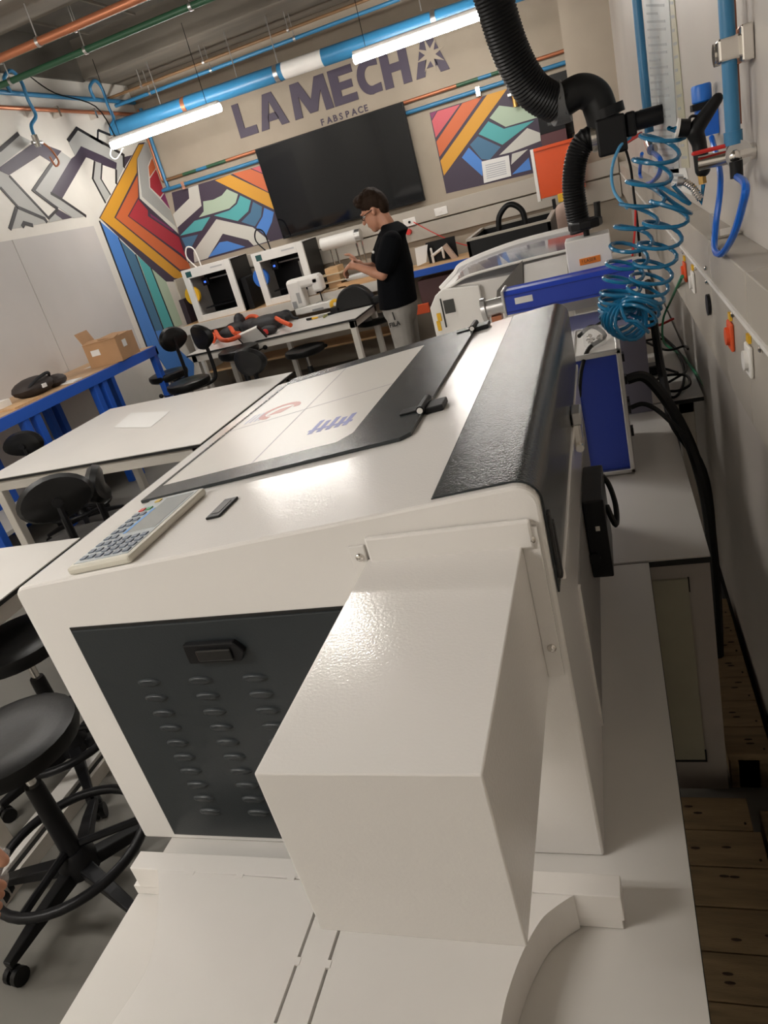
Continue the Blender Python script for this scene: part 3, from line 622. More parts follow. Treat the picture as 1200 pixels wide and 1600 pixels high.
cable('black lead from the grey cabinet behind the tower', [PY(945, 500, 2.6), PY(925, 515, 2.5), PY(930, 530, 2.4), PY(950, 528, 2.38)], .005, M_cable)
ad = thing('power_adapter', 'black power adapter brick lying on the table behind the tower', 'adapter', PZ(1020, 578, T + .002))
a = PZ(1015, 585, T); MB().box(a.x - .05, a.x + .04, a.y - .035, a.y + .035, T + .002, T + .04).build('brick', M_black, ad, bevel=.008)
MB().tube(spline([(a.x + .04, a.y, T + .02), (a.x + .07, a.y - .02, T + .012), (a.x + .1, a.y - .07, T + .008)], 5), .005, 6).build('lead', M_cable, ad)

# ================================================================== laser marking machine and second laser
W = M_whitep
l2 = thing('laser_engraver', 'white enclosed laser engraver with sloping transparent lid on the rear table', 'laser engraver', (-.35, 3.45, .75))
y0, y1 = 3.26, 4.1
def E2(*pts): return [(lambda v: (v.x, v.z))(PY(*p, y0 - .02)) for p in pts]
near = E2((672, 482), (680, 462), (692, 452), (748, 446)); xw = near[-1][0]
MB().prism([(near[0][0], .752)] + near + [(xw, .752)], 'y', y0 - .02, y0 + .02).build('near_side_panel', W, l2, bevel=.004)
MB().prism([(near[0][0], .752), near[0], near[1], near[2], (0, near[2][1] - .02), (0, .752)], 'y', y0 + .02, y1).build('body', W, l2, bevel=.004)
MB().prism(E2((775, 470), (776, 455), (816, 407), (818, 470)), 'y', y0 - .01, y0 + .02).build('side_wedge', mat('grey_wedge', (.12, .11, .1), .5), l2)
MB().prism(E2((818, 470), (818, 415), (886, 398), (888, 470)), 'y', y0 + .0, y0 + .02).build('rear_side_panel', W, l2)
far = spline([PY(*p, y1 - .05) for p in ((690, 452), (712, 428), (728, 412), (811, 380), (925, 352))], 5)
nrl = spline([PY(*p, y0) for p in ((686, 458), (708, 445), (735, 430), (815, 408), (900, 388))], 5)
MB().tube(far, .02, 8).build('lid_rail', W, l2, smooth=True); MB().tube(nrl, .006, 8).build('lid_rail', W, l2, smooth=True)
gp = MB()
for (a, b, c_, d_2) in zip(nrl, nrl[1:], far[1:], far): gp.slab([a, b, c_, d_2], (0, 0, -.004))
gp.build('lid_glass', mat('mural_reflection_acrylic', (.30, .29, .36), .06, alpha=.75), l2)  # violet in the acrylic colour stands for the mural reflected in the lid
for pa, pb in (((682, 490), (690, 497)), ((682, 502), (690, 512))):
    (xa, za), (xb, zb_) = E2(pa, pb); MB().box(xa, xb, y0 - .024, y0 - .02, zb_ - .012, za).build('warning_label', M_yellow, l2)
a = PY(692, 470, y0 - .02); b = PY(711, 480, y0 - .02); MB().box(a.x, b.x, y0 - .024, y0 - .02, b.z - .02, a.z).build('dark_label', mat('dark_label', (.04, .04, .035), .5), l2)
(xa, za), (xb, zb_) = E2((687, 467), (694, 512)); MB().box(xa + .0, xa + .006, y0 - .024, y0 - .02, zb_, za).build('panel_seam', M_edge, l2)

fm = thing('fiber_laser_marker', 'blue horizontal laser housing on a white column with a black handwheel', 'laser marker', (-.1, 3.0, .75))
MB().prism([(2.93, 1.11), (2.93, 1.185), (2.945, 1.20), (2.955, 1.195), (3.035, 1.195), (3.05, 1.2), (3.06, 1.185), (3.06, 1.11)], 'x', -.398, .09).build('laser_housing', M_blue, fm)
MB().box(-.41, -.398, 2.925, 3.065, 1.103, 1.207).build('end_plate', M_alu, fm, bevel=.004)
for d in (.012, .118): MB().box(-.40, .08, 2.927, 2.93, 1.11 + d * .6, 1.114 + d * .6).build('groove', mat('groove_blue', (.01, .03, .25), .4), fm)
MB().cyl((-.41, 2.99, 1.145), (-.50, 2.99, 1.14), .034, n=20).build('beam_tube', M_alu, fm, smooth=True)
MB().cyl((-.485, 2.99, 1.14), (-.503, 2.99, 1.139), .047, n=20).build('tube_flange', M_alu, fm, smooth=True)
MB().box(-.47, -.43, 2.97, 3.03, 1.085, 1.108).build('copper_block', M_copper, fm)
a = PY(803, 462, 2.93); MB().box(a.x, a.x + .07, 2.9265, 2.9295, 1.145, 1.17).build('rating_plate', M_paper, fm, bevel=.002)
MB().box(-.15, .02, 3.07, 3.2, .752, 1.315).build('column', W, fm, bevel=.004)
a = PY(906, 412, 3.068); b = PY(938, 402, 3.068); MB().box(a.x, b.x, 3.066, 3.07, a.z - .008, b.z + .01).build('orange_sticker', mat('orange_sticker', (.8, .22, .02), .5), fm)
stx = MB(); text(stx, '! LASER', .017, (a.x + .008, 3.0655, a.z), (1, 0, 0), (0, 0, 1), .0006); stx.build('sticker_print', M_edge, fm)
MB().cyl((-.065, 3.13, 1.315), (-.065, 3.13, 1.345), .012, n=10).build('wheel_spindle', M_black, fm)
hw = MB().lathe([(.02, 1.345), (.062, 1.343), (.066, 1.35), (.066, 1.372), (.06, 1.378), (.02, 1.37)], (-.065, 3.13, 0), 10).build('handwheel', M_black, fm, smooth=False, bevel=.004)
MB().cyl((-.015, 3.13, 1.375), (-.012, 3.13, 1.43), .013, n=10).build('crank_grip', M_rubber, fm, smooth=True)
MB().box(-.39, .08, 3.01, 3.07, 1.06, 1.11).build('arm', M_alu, fm)
gc = thing('control_cabinet', 'low grey cabinet with aluminium top between tower and marker', 'cabinet', (-.05, 2.6, .75))
MB().box(-.28, .09, 2.55, 2.85, .752, 1.03).build('cabinet_body', mat('violet_grey', (.14, .13, .16), .5), gc); MB().box(-.29, .1, 2.54, 2.86, 1.03, 1.07).build('cabinet_top', M_alu, gc, bevel=.006)

# ================================================================== exhaust hoses and blower
def ribbed(mb, pts, r, rib=.006, pitch=.012, n=20):
    pts = [Vector(p) for p in pts]; L = [0]
    for a, b in zip(pts, pts[1:]): L.append(L[-1] + (b - a).length)
    out = []; d = 0; i = 0; ph = 0
    while d < L[-1]:
        while L[i + 1] < d: i += 1
        t = (d - L[i]) / (L[i + 1] - L[i]); out.append(pts[i].lerp(pts[i + 1], t)); d += pitch / 2
    m = len(out) - 1
    mb.tube(out, lambda t: r + (rib if int(round(t * m)) % 2 else 0), n)
    return mb
du = thing('exhaust_hose', 'fat black ribbed exhaust hose sweeping down from the ceiling', 'hose', PY(870, 165, 3.3))
ribbed(MB(), spline([PY(742, -130, 3.1), PY(755, -60, 3.12), PY(775, 10, 3.15), PY(800, 85, 3.2), PY(832, 140, 3.25), PY(870, 163, 3.3)], 14), .066, .0045, .012).build('ribbed_hose', M_rubber, du, smooth=True)
MB().tube(spline([PY(864, 163, 3.3), PY(878, 160, 3.31), PY(885, 157, 3.31)], 4), .078, 20).build('grey_tape_clamp', mat('grey_tape', (.12, .12, .12), .5), du, smooth=True)
MB().tube(spline([PY(876, 160, 3.31), PY(905, 143, 3.32), PY(928, 150, 3.33), PY(938, 172, 3.33), PY(944, 195, 3.33)], 8), .062, 18).build('elbow', M_rubber, du, smooth=True)
bl = thing('inline_blower', 'black blower unit on the wall joining the two exhaust hoses', 'blower', PY(950, 220, 3.33))
c = PY(952, 205, 3.33); MB().box(c.x - .05, c.x + .06, 3.26, 3.42, c.z - .085, c.z + .05).build('fan_housing', M_black, bl, bevel=.008)
c2 = PY(985, 192, 3.33); MB().box(c.x + .06, c2.x + .02, 3.29, 3.39, c2.z - .05, c2.z + .04).build('motor', M_black, bl, bevel=.01)
MB().cyl((c2.x + .02, 3.34, c2.z), (XR - .002, 3.34, c2.z), .035, n=14).build('wall_mount', M_black, bl, smooth=True)
MB().cyl((c.x + .0, 3.33, c.z + .05), (c.x - .005, 3.33, c.z + .085), .068, n=18).build('inlet_collar', M_black, bl, smooth=True)
cc = PY(928, 215, 3.33); MB().cyl((c.x - .05, 3.33, cc.z), (c.x - .07, 3.33, cc.z), .055, n=18).build('outlet_collar', M_chrome, bl, smooth=True)
d2 = thing('exhaust_hose', 'slimmer black ribbed hose hanging from the blower to the marking machine', 'hose', PY(905, 350, 3.3))
ribbed(MB(), spline([(c.x - .065, 3.33, cc.z), PY(912, 222, 3.33), PY(900, 250, 3.33), PY(896, 290, 3.33), PY(901, 330, 3.33), PY(908, 362, 3.33)], 10), .043, .004, .011).build('ribbed_hose', M_rubber, d2, smooth=True)
cable('thin sky-blue air line looping from the blower down to the blue coil', [PY(985, 215, 3.3), PY(968, 230, 3.25), PY(956, 265, 3.2), PY(960, 300, 3.1), PY(980, 325, 3.0)], .006, mat('sky_blue_line', (.1, .35, .6), .35), 'air_line', 'air line')
cable('thin black lead hanging from the blower', [PY(975, 225, 3.3), PY(985, 260, 3.3), PY(990, 300, 3.3), PY(996, 350, 3.2), PY(1000, 400, 3.1)], .005, M_cable)
cable('thin red lead hanging behind the coiled hose', [PY(993, 325, 3.1), PY(992, 360, 3.1), PY(988, 400, 3.05)], .004, M_red)

# ================================================================== right wall: trunking, sockets, pipes
tk = thing('cable_trunking', 'grey double wall trunking with sockets along the right wall', 'trunking', (XR, 3, 1.12))
ys = [-2.5, -.4, .9, 1.32, 1.75, 2.35, 2.9, 3.8, 5.2, 7.7]
for a, b in zip(ys, ys[1:]):
    MB().box(.207, XR, a + .002, b - .002, 1.312, 1.397).build('upper_cover', M_trunk, tk, bevel=.002)
    MB().box(.207, XR, a + .002, b - .002, 1.13, 1.304).build('lower_cover', M_trunk, tk, bevel=.002)
MB().box(.203, XR, -2.5, 7.7, 1.304, 1.312).build('divider_lip', M_whitep, tk)
for y in (1.2, 1.45, 1.8, 2.0, 2.3, 2.6, 2.95): 
    for z in (1.30, 1.33) if y in (1.8, 2.3) else (1.30,): MB().ell((.204, y, z), (.004, .006, .006), 8, 5).build('screw', M_chrome, tk)
def socket(px, py, m, label, kind):
    p = PX(px, py, .205); t = thing('wall_socket', label, 'socket', (.207, p.y, p.z - .03))
    MB().box(.2, .2065, p.y - .024, p.y + .024, p.z - .027, p.z + .027).build('faceplate', m, t, bevel=.006)
    MB().cyl((.194, p.y, p.z), (.2, p.y, p.z), .017, n=14).build('socket_insert', m, t, smooth=True)
    MB().box(.202, .2065, p.y - .011, p.y + .011, p.z + .030, p.z + .043).build('yellow_tag', M_yellow, t)
socket(1143, 524, M_orange, 'orange wall socket on the right trunking nearest the camera', 0); socket(1172, 562, M_whitep, 'white wall socket beside the near orange socket', 1)
socket(1071, 424, M_orange, 'small orange wall socket farther along the right trunking', 0); socket(1084, 440, M_whitep, 'white wall socket beside the far orange socket', 1)
p = PX(1108, 476, .205); tag(MB().cyl((.2, p.y, p.z), (.2065, p.y, p.z), .024, n=16).build('cable_grommet', M_black), 'black oval cable grommet in the right trunking', 'grommet')
br = thing('metal_bracket', 'steel angle bracket on the trunking ledge under the blue pipe', 'bracket', (.24, 1.9, 1.398))
p = PZ(1125, 358, 1.41); MB().box(.222, .268, p.y - .05, p.y + .05, 1.3985, 1.403).build('plate', M_chrome, br); MB().box(.222, .227, p.y - .05, p.y + .05, 1.403, 1.44).build('upright', M_alu, br)
# big vertical blue pipe
pxw = .235; yb = 1.42
def onp(px, py, x=pxw): return PX(px, py, x)
vp = onp(1140, 110); yb = vp.y
zv = onp(1150, 222).z
bpv = thing('air_pipe', 'vertical blue air pipe with chrome valve on the right wall nearest the camera', 'pipe', (pxw, yb, zv))
MB().cyl((pxw, yb, zv), (pxw, yb, 3.44),   .0125, n=16).build('pipe_run', M_bpipe, bpv, smooth=True)
zcl = onp(1140, 78).z
MB().box(pxw - .018, pxw + .02, yb - .018, yb + .018, zcl - .016, zcl + .02).build('pipe_clamp', M_chrome, bpv, bevel=.004)
MB().box(pxw + .015, XR - .001, yb - .035, yb + .03, zcl - .024, zcl + .03).build('wall_plate', M_chrome, bpv, bevel=.003)
MB().cyl((pxw - .02, yb + .028, zcl), (pxw - .01, yb + .028, zcl), .018, n=16).build('clamp_washer', M_chrome, bpv, smooth=True)
MB().cyl((pxw, yb, zv + .018), (pxw, yb, zv - .004), .0155, n=16).build('end_collar', M_bpipe, bpv, smooth=True)
v1 = onp(1160, 245); vl = MB().cyl((pxw, yb, v1.z), (pxw - .058, yb + .01, v1.z + .002), .0125, n=12).build('valve', M_chrome, bpv, smooth=True)
MB().cyl((pxw + .006, yb - .012, v1.z + .002), (pxw + .006, yb + .004, v1.z + .002), .022, n=18).build('valve_washer', M_alu, vl, smooth=True); MB().ell((pxw, yb, v1.z), (.015, .017, .015), 14, 8).build('valve_ball', M_chrome, vl, smooth=True); MB().cyl((pxw + .0, yb, v1.z), (XR - .001, yb, v1.z), .014, n=12).build('wall_stub', M_chrome, vl, smooth=True)
MB().bar((pxw - .012, yb, v1.z + .02), (pxw - .07, yb - .005, v1.z + .021), .012, .007).build('red_lever', M_red, vl, bevel=.003)
MB().cyl((pxw, yb - .015, v1.z - .008), (pxw, yb - .015, v1.z - .036), .011, n=12).build('push_fitting', M_black, vl, smooth=True)
cp_ = onp(1128, 100, .235); tag(MB().cyl((.25, yb + .04, zv + .025), (.25, yb + .04, 3.44), .0065, n=10).build('copper_pipe', M_copper, smooth=True), 'thin copper pipe beside the near blue pipe on the right wall', 'pipe')
# hose loop under it
cable('bright blue hose looping below the near pipe valve', [(pxw, yb - .015, v1.z - .034), onp(1165, 290, .21), onp(1158, 330, .205), onp(1145, 370, .198), onp(1128, 396, .195), onp(1117, 390, .2), onp(1118, 355, .21), onp(1125, 300, .225), onp(1124, 262, .235), onp(1112, 215, .25)], .006, M_bhose, 'air_hose', 'air hose')
# regulator behind
rp = onp(1097, 160, .24)
rg = thing('air_regulator', 'air regulator with bright blue knob mounted behind the air gun', 'regulator', (.24, rp.y, rp.z - .05))
MB().lathe([(.018, rp.z + .0), (.021, rp.z + .003), (.021, rp.z + .032), (.019, rp.z + .036)], (.24, rp.y, 0), 14).build('blue_knob', mat('knob_blue', (.01, .15, .6), .4), rg, smooth=True)
MB().box(.217, .262, rp.y - .022, rp.y + .022, rp.z - .014, rp.z).build('black_collar', M_black, rg); MB().box(.225, XR - .001, rp.y - .018, rp.y + .018, rp.z - .07, rp.z - .014).build('body', M_bhose, rg)
# blow gun hanging
Y = yb + .12
def G(px, py, dy=0): return PY(px, py, Y + dy)
ag = thing('air_blow_gun', 'black air blow gun hanging beside the near blue pipe', 'air gun', G(1098, 285))
gm = MB(); gm.cap(G(1121, 154), G(1085, 205), .0105, .0165, 12); gm.cap(G(1085, 205), G(1093, 225), .0165, .0135, 12); gm.cap(G(1091, 215), G(1098, 265), .0135, .0145, 12)
go = gm.build('gun_body', M_rubber, ag, smooth=True); rm = go.modifiers.new('r', 'REMESH'); rm.mode = 'VOXEL'; rm.voxel_size = .003; rm.use_smooth_shade = True
MB().cyl(G(1077, 200), G(1061, 200), .016, n=16).build('nozzle_cap', M_black, ag, smooth=True); MB().cyl(G(1061, 200), G(1057, 200), .0175, n=16).build('nozzle_ring', M_whitep, ag, smooth=True)
MB().tube(spline([G(1075, 192), G(1080, 182), G(1092, 182)], 5), .003, 6).build('hook', M_black, ag)
MB().cyl(G(1096, 272), G(1098, 287), .008, n=6).build('brass_fitting', M_brass, ag)
# coiled hose
def coil_path(spine, turns, rad, k=16, steps=14):
    sp = spline(spine, steps); n = len(sp); seg = (n - 1) / (len(spine) - 1); cum = [0]
    for i in range(n - 1):
        cum.append(cum[-1] + turns[min(int(i / seg), len(turns) - 1)] / seg)
    out = []; N = int(cum[-1] * k); j = 0; a = None
    for q in range(N + 1):
        u = q / k
        while j < n - 2 and cum[j + 1] < u: j += 1
        t = (u - cum[j]) / max(cum[j + 1] - cum[j], 1e-6); p = sp[j].lerp(sp[j + 1], min(t, 1)); d = (sp[j + 1] - sp[j]).normalized()
        if a is None: a = d.cross(Vector((0, 1, 0))).normalized()
        a = (a - d * a.dot(d)).normalized(); b = d.cross(a)
        rr_ = rad(q / N) if callable(rad) else rad
        out.append(p + (a * math.cos(2 * PI * u) + b * math.sin(2 * PI * u)) * rr_)
    return out
Ya = yb + .16
cs = [PY(1038, 205, Ya), PY(1022, 255, Ya + .015), PY(1005, 310, Ya + .03), PY(990, 365, Ya + .04), PY(978, 415, Ya + .06), PY(968, 462, Ya + .07), PY(968, 490, Ya + .07), PY(990, 500, Ya + .015), PY(1005, 470, Ya + .04), PY(1018, 430, Ya + .03), PY(1030, 380, Ya + .015), PY(1045, 330, Ya), PY(1058, 308, Ya)]
cp = coil_path(cs, [1.5, 1.6, 1.6, 1.8, 2.2, 4.5, 5, 4, 2.4, 1.8, 1.6, 1.6], .043)
hp = [G(1058, 200), G(1045, 200)] + cp + [PY(1052, 290, Ya), G(1066, 282), G(1082, 295), G(1096, 318), G(1099, 288)]
ch = thing('coil_hose', 'tangled blue spiral air hose hanging beside the right wall', 'air hose', PY(985, 530, Ya + .06))
MB().tube(hp, .0042, 7).build('spiral_tube', M_coil, ch, smooth=True)
ribbed(MB(), spline([G(1066, 282, -.006), G(1082, 293, -.006), G(1095, 312, -.006)], 10), .0058, .0018, .005, 10).build('spring_guard', M_chrome, ch)
MB().cyl(G(1058, 283, -.006), G(1067, 283, -.006), .009, n=12).build('end_nut', M_alu, ch, smooth=True)
# second thin vertical pipe farther
fx = .225; fpv = PX(1012, 180, fx)
vp2 = thing('air_pipe', 'slim vertical blue air pipe farther along the right wall beside the charts', 'pipe', (fx, fpv.y, 1.6))
MB().cyl((fx, fpv.y, PX(1015, 207, fx).z), (fx, fpv.y, 3.44), .018, n=12).build('pipe_run', M_bpipe, vp2, smooth=True)
z_ = PX(1015, 175, fx).z; MB().box(fx - .03, XR - .001, fpv.y - .03, fpv.y + .03, z_ - .02, z_ + .02).build('pipe_clamp', M_chrome, vp2, bevel=.004)
z_ = PX(1012, 225, fx).z; MB().cyl((fx, fpv.y - .08, z_ - .02), (fx, fpv.y + .08, z_ + .02), .022, n=12).build('valve', M_chrome, vp2, smooth=True)
MB().bar((fx - .03, fpv.y + .02, z_ + .05), (fx - .09, fpv.y + .06, z_ + .03), .02, .012).build('red_lever', M_red, vp2)
MB().tube(spline([(fx, fpv.y - .06, z_ - .03), PX(1032, 250, fx), PX(1028, 275, fx), PX(1010, 287, fx), PX(1000, 272, fx), PX(1003, 240, fx)], 6), .009, 8).build('hose_loop', M_bhose, vp2, smooth=True)
# charts on the right wall
def chart(label, quad, m, lines, name='wall_chart'):
    t = thing(name, label, 'chart', PX(*quad[3], XR - .004)); q = [PX(*p, XR - .001) for p in quad]
    MB().slab(q, (-.002, 0, 0)).build('sheet', m, t)
    mb = MB()
    for k in range(1, lines):
        v = k / lines; a = q[0].lerp(q[3], v).lerp(q[1].lerp(q[2], v), .12); b = q[0].lerp(q[3], v).lerp(q[1].lerp(q[2], v), .85 if k % 3 else .6)
        dz = Vector((0, 0, .008)); off = Vector((-.0022, 0, 0)); mb.slab([a + off, b + off, b + off - dz, a + off - dz], (-.0006, 0, 0))
    mb.build('printed_lines', mat('print_grey', (.40, .42, .43), .6), t)
chart('pale blue printed chart taped to the right wall behind the slim pipe', [(1005, -20), (1045, -20), (1062, 270), (1022, 270)], mat('pale_blue_paper', (.52, .55, .55), .4), 26)
chart('yellow-edged laminated chart on the right wall beside the pale blue chart', [(1046, -20), (1052, -20), (1078, 262), (1066, 262)], mat('yellow_edge_paper', (.50, .48, .36), .4), 14)
chart('small white notice low on the right wall under the charts', [(1040, 265), (1072, 262), (1082, 305), (1052, 292)], M_paper, 4)

# ================================================================== back-right corner things
def px_box(name, label, cat, a, b, Y, depth, m, bev=.004, parts=()):
    p, q2 = PY(*a, Y), PY(*b, Y); x0, x1 = sorted((p.x, q2.x)); z0, z1 = sorted((p.z, q2.z))
    t = thing(name, label, cat, ((x0 + x1) / 2, Y, z0)); MB().box(x0, x1, Y, Y + depth, z0, z1).build('casing', m, t, bevel=bev); return t, x0, x1, z0, z1
# wall cabinet, orange box
oc, x0, x1, z0, z1 = px_box('orange_cabinet', 'orange box with white left edge hanging on the back wall by the hose', 'cabinet', (833, 233), (915, 293), 7.55, .16, M_osheet)
MB().box(x0 - .03, x0, 7.545, 7.71, z0 - .02, z1).build('white_side', M_whitep, oc, bevel=.003); MB().box(x0, x1, 7.54, 7.55, z1 - .03, z1).build('top_fold', M_osheet, oc, bevel=.004)
dk, x0, x1, z0, z1 = px_box('control_box', 'black control box with small screen on the back wall above the orange box', 'control box', (838, 168), (884, 200), 8.0, .19, M_black)
MB().box(x0 + .08, x0 + .22, 7.995, 8.0, z0 + .06, z0 + .2).build('small_screen', mat('dim_screen', (.06, .065, .065), .2), dk)
MB().box(x0, x1, 8.0, 8.19, z0 - .13, z0).build('maroon_base', mat('maroon', (.10, .035, .04), .5), dk)
px_box('black_banner', 'tall black banner between the mural and the concrete column', 'banner', (857, 118), (907, 205), 8.12, .07, mat('matt_black', (.012, .012, .012), .7))
p = PBw(768, 262); pn = PBw(0, 0)
nt = thing('paper_notice', 'white printed sheet taped over the right-hand mural', 'notice', PBw(776, 280)); q = [PY(*z3([v])[0], YB - .008) for v in ((370, 1010), (540, 970), (555, 1100), (385, 1145))]
MB().slab(q, (0, -.002, 0)).build('sheet', M_paper, nt)
mb = MB()
for k in range(2, 9):
    a, b = q[0].lerp(q[3], k / 10), q[1].lerp(q[2], k / 10); mb.slab([a.lerp(b, .12) + Vector((0, -.0025, 0)), a.lerp(b, .85) + Vector((0, -.0025, 0)), a.lerp(b, .85) + Vector((0, -.0025, -.008)), a.lerp(b, .12) + Vector((0, -.0025, -.008))], (0, -.0005, 0))
mb.build('printed_lines', mat('print_pale', (.4, .41, .45), .6), nt)
# back wall trunking
bt_ = thing('cable_trunking', 'grey two-tier trunking along the back wall under the television', 'trunking', (-1.8, 8.15, 1.1))
MB().box(-4.6, -.146, 8.14, 8.2, 1.31, 1.455).build('upper_cover', M_trunk, bt_, bevel=.003); MB().box(-4.6, -.146, 8.15, 8.2, 1.14, 1.295).build('lower_cover', M_trunk, bt_, bevel=.003)
MB().box(-.146, XR - .07, 7.66, 7.72, 1.31, 1.455).build('column_cover', M_trunk, bt_, bevel=.003); MB().box(-.146, XR - .07, 7.67, 7.72, 1.1, 1.295).build('column_cover', M_trunk, bt_, bevel=.003)
for px, py, lab in ((689, 330, 'white blank socket plate on the back trunking right of the television'), (640, 347, 'white socket plate with plugged lead behind the man')):
    p = PY(px, py, 8.135); t = thing('wall_socket', lab, 'socket', (p.x, 8.14, p.z - .04)); MB().box(p.x - .07, p.x + .07, 8.13, 8.139, p.z - .04, p.z + .04).build('faceplate', M_whitep, t, bevel=.004)
    MB().cyl((p.x, 8.12, p.z), (p.x, 8.13, p.z), .014, n=10).build('socket_insert', M_black if px == 640 else M_whitep, t)
p = PY(639, 362, 8.13); tag(MB().cyl((p.x, 8.09, p.z), (p.x, 8.149, p.z), .03, n=12).build('red_plug', M_red), 'red round plug on the back trunking behind the man', 'plug')
cable('thin red lead sagging along the back wall right of the man', [PY(646, 347, 8.11), PY(680, 365, 8.08), PY(710, 378, 8.05), PY(735, 385, 8.0)], .005, M_red)

# ================================================================== benches
bb = thing('wall_bench', 'wooden back bench with white front under the television', 'bench', (-3.4, 7.85, 0))
MB().box(-4.7, -2.2, 7.5, 8.13, .88, .90).build('bench_top', M_wood, bb); MB().box(-4.7, -2.2, 7.48, 7.5, .80, .90).build('front_rail', M_apron, bb)
for x in (-4.65, -3.5, -2.26): MB().box(x, x + .05, 7.52, 7.57, 0, .88).build('leg', M_apron, bb)
MB().box(-4.65, -2.25, 7.6, 8.1, .3, .32).build('lower_shelf', M_wood, bb)
b2 = thing('wall_bench', 'wooden back bench with blue frame right of the man', 'bench', (-1.5, 7.85, 0))
MB().box(-2.19, -1.0, 7.53, 8.13, .88, .90).build('bench_top', M_wood, b2); MB().box(-2.19, -1.0, 7.5, 7.53, .835, .90).build('front_rail', M_bluem, b2)
for x in (-2.15, -1.05): MB().box(x, x + .05, 7.53, 7.58, 0, .88).build('leg', M_bluem, b2)
px_box('storage_panel', 'maroon cardboard panel under the blue-framed back bench', 'panel', (652, 440), (712, 470), 7.62, .3, mat('maroon_card', (.16, .085, .085), .7))
px_box('red_rail', 'red-orange bar under the blue-framed back bench', 'bar', (648, 478), (672, 488), 7.56, .04, M_orange)
b3 = thing('wall_bench', 'long wood-topped bench with blue steel legs along the left wall', 'bench', (-4.4, 5, 0))
MB().box(XL + .01, -4.1, 3.4, 5.95, .93, .955).build('bench_top', M_bench, b3)
MB().box(-4.1, -4.07, 3.4, 5.95, .87, .95).build('front_rail', M_bluem, b3); MB().box(XL + .02, -4.07, 5.92, 5.95, .87, .93).build('end_rail', M_bluem, b3)
for y in (5.88, 5.05, 4.93, 4.2, 4.08, 3.45):
    MB().box(-4.14, -4.08, y, y + .06, 0, .87).build('leg', M_bluem, b3, bevel=.004); MB().box(XL + .05, XL + .11, y, y + .06, 0, .87).build('leg', M_bluem, b3, bevel=.004)
MB().box(XL + .1, -4.15, 3.5, 5.85, .2, .23).build('lower_shelf', M_whitep, b3)
# cardboard box
p = PZ(182, 562, .956); cb = thing('cardboard_box', 'open brown cardboard box on the left wall bench', 'box', (p.x, p.y, .956))
Mr = Matrix.Rotation(math.radians(12), 3, 'Z')
def cbx(name, c, s, m=M_card, R=Mr, par=None): return MB().obox(Vector((p.x, p.y, .956)) + Mr @ Vector(c), s, R).build(name, m, par or cb)
bw_, bd_, bh_ = .30, .40, .20
cbx('side', (-bw_ / 2, 0, bh_ / 2), (.006, bd_, bh_)); cbx('side', (bw_ / 2, 0, bh_ / 2), (.006, bd_, bh_)); cbx('side', (0, -bd_ / 2, bh_ / 2), (bw_, .006, bh_)); cbx('side', (0, bd_ / 2, bh_ / 2), (bw_, .006, bh_)); cbx('bottom', (0, 0, .004), (bw_, bd_, .006))
cbx('flap', (-bw_ / 2 - .02, -.06, bh_ + .05), (.006, bd_ * .6, .12), R=Mr @ Matrix.Rotation(-.35, 3, 'Y')); cbx('flap', (bw_ / 2 - .08, -.02, bh_ + .012), (.16, bd_ * .8, .006), R=Mr @ Matrix.Rotation(.1, 3, 'Y')); cbx('flap', (0, -bd_ / 2 + .05, bh_ + .01), (bw_, .12, .006), R=Mr @ Matrix.Rotation(.12, 3, 'X'))
cbx('shipping_label', (-.06, -bd_ / 2 - .0045, .12), (.08, .003, .05), M_paper); cbx('shipping_label', (bw_ / 2 + .0045, -.05, .13), (.003, .08, .06), M_paper)
p = PZ(68, 612, .956); bg = thing('black_bag', 'black and brown bag lying on the left wall bench', 'bag', (p.x, p.y, .956))
m_ = MB(); m_.ell((p.x - .02, p.y - .06, 1.02), (.13, .2, .075), 14, 8); m_.ell((p.x + .02, p.y + .15, 1.0), (.09, .1, .05), 12, 7); bo_ = m_.build('bag_body', mat('bag_fabric', (.03, .022, .02), .7, bump=.6, bscale=20), bg, smooth=True)
MB().tube(spline([(p.x + .02, p.y + .1, 1.04), (p.x + .1, p.y + .02, 1.09), (p.x + .1, p.y - .1, 1.08), (p.x + .05, p.y - .2, 1.03)], 6), .012, 8).build('handle', M_blackfab, bg, smooth=True); MB().box(p.x + .1, p.x + .116, p.y - .1, p.y - .06, 1.0, 1.03).build('bag_label', M_paper, bg)
for i, (px, py, s, lab, m) in enumerate(((25, 634, (.25, .3, .012), 'thin wood offcut board on the left wall bench', M_wood), (2, 640, (.12, .12, .06), 'white cup-sized box at the left end of the wall bench', M_whitep), (110, 597, (.16, .12, .01), 'white plate of papers beside the black bag', M_paper), (170, 562, (.2, .5, .006), 'white sheet under the cardboard box', M_paper))):
    p = PZ(px, py, .956); z = .9555
    tag(MB().box(p.x - s[0] / 2, p.x + s[0] / 2, p.y - s[1] / 2, p.y + s[1] / 2, z, z + (s[2] if i != 3 else .0003)).build(('wood_offcut', 'white_box', 'paper_stack', 'paper_sheet')[i], m, bevel=.0001), lab, ('wood', 'box', 'papers', 'paper')[i])

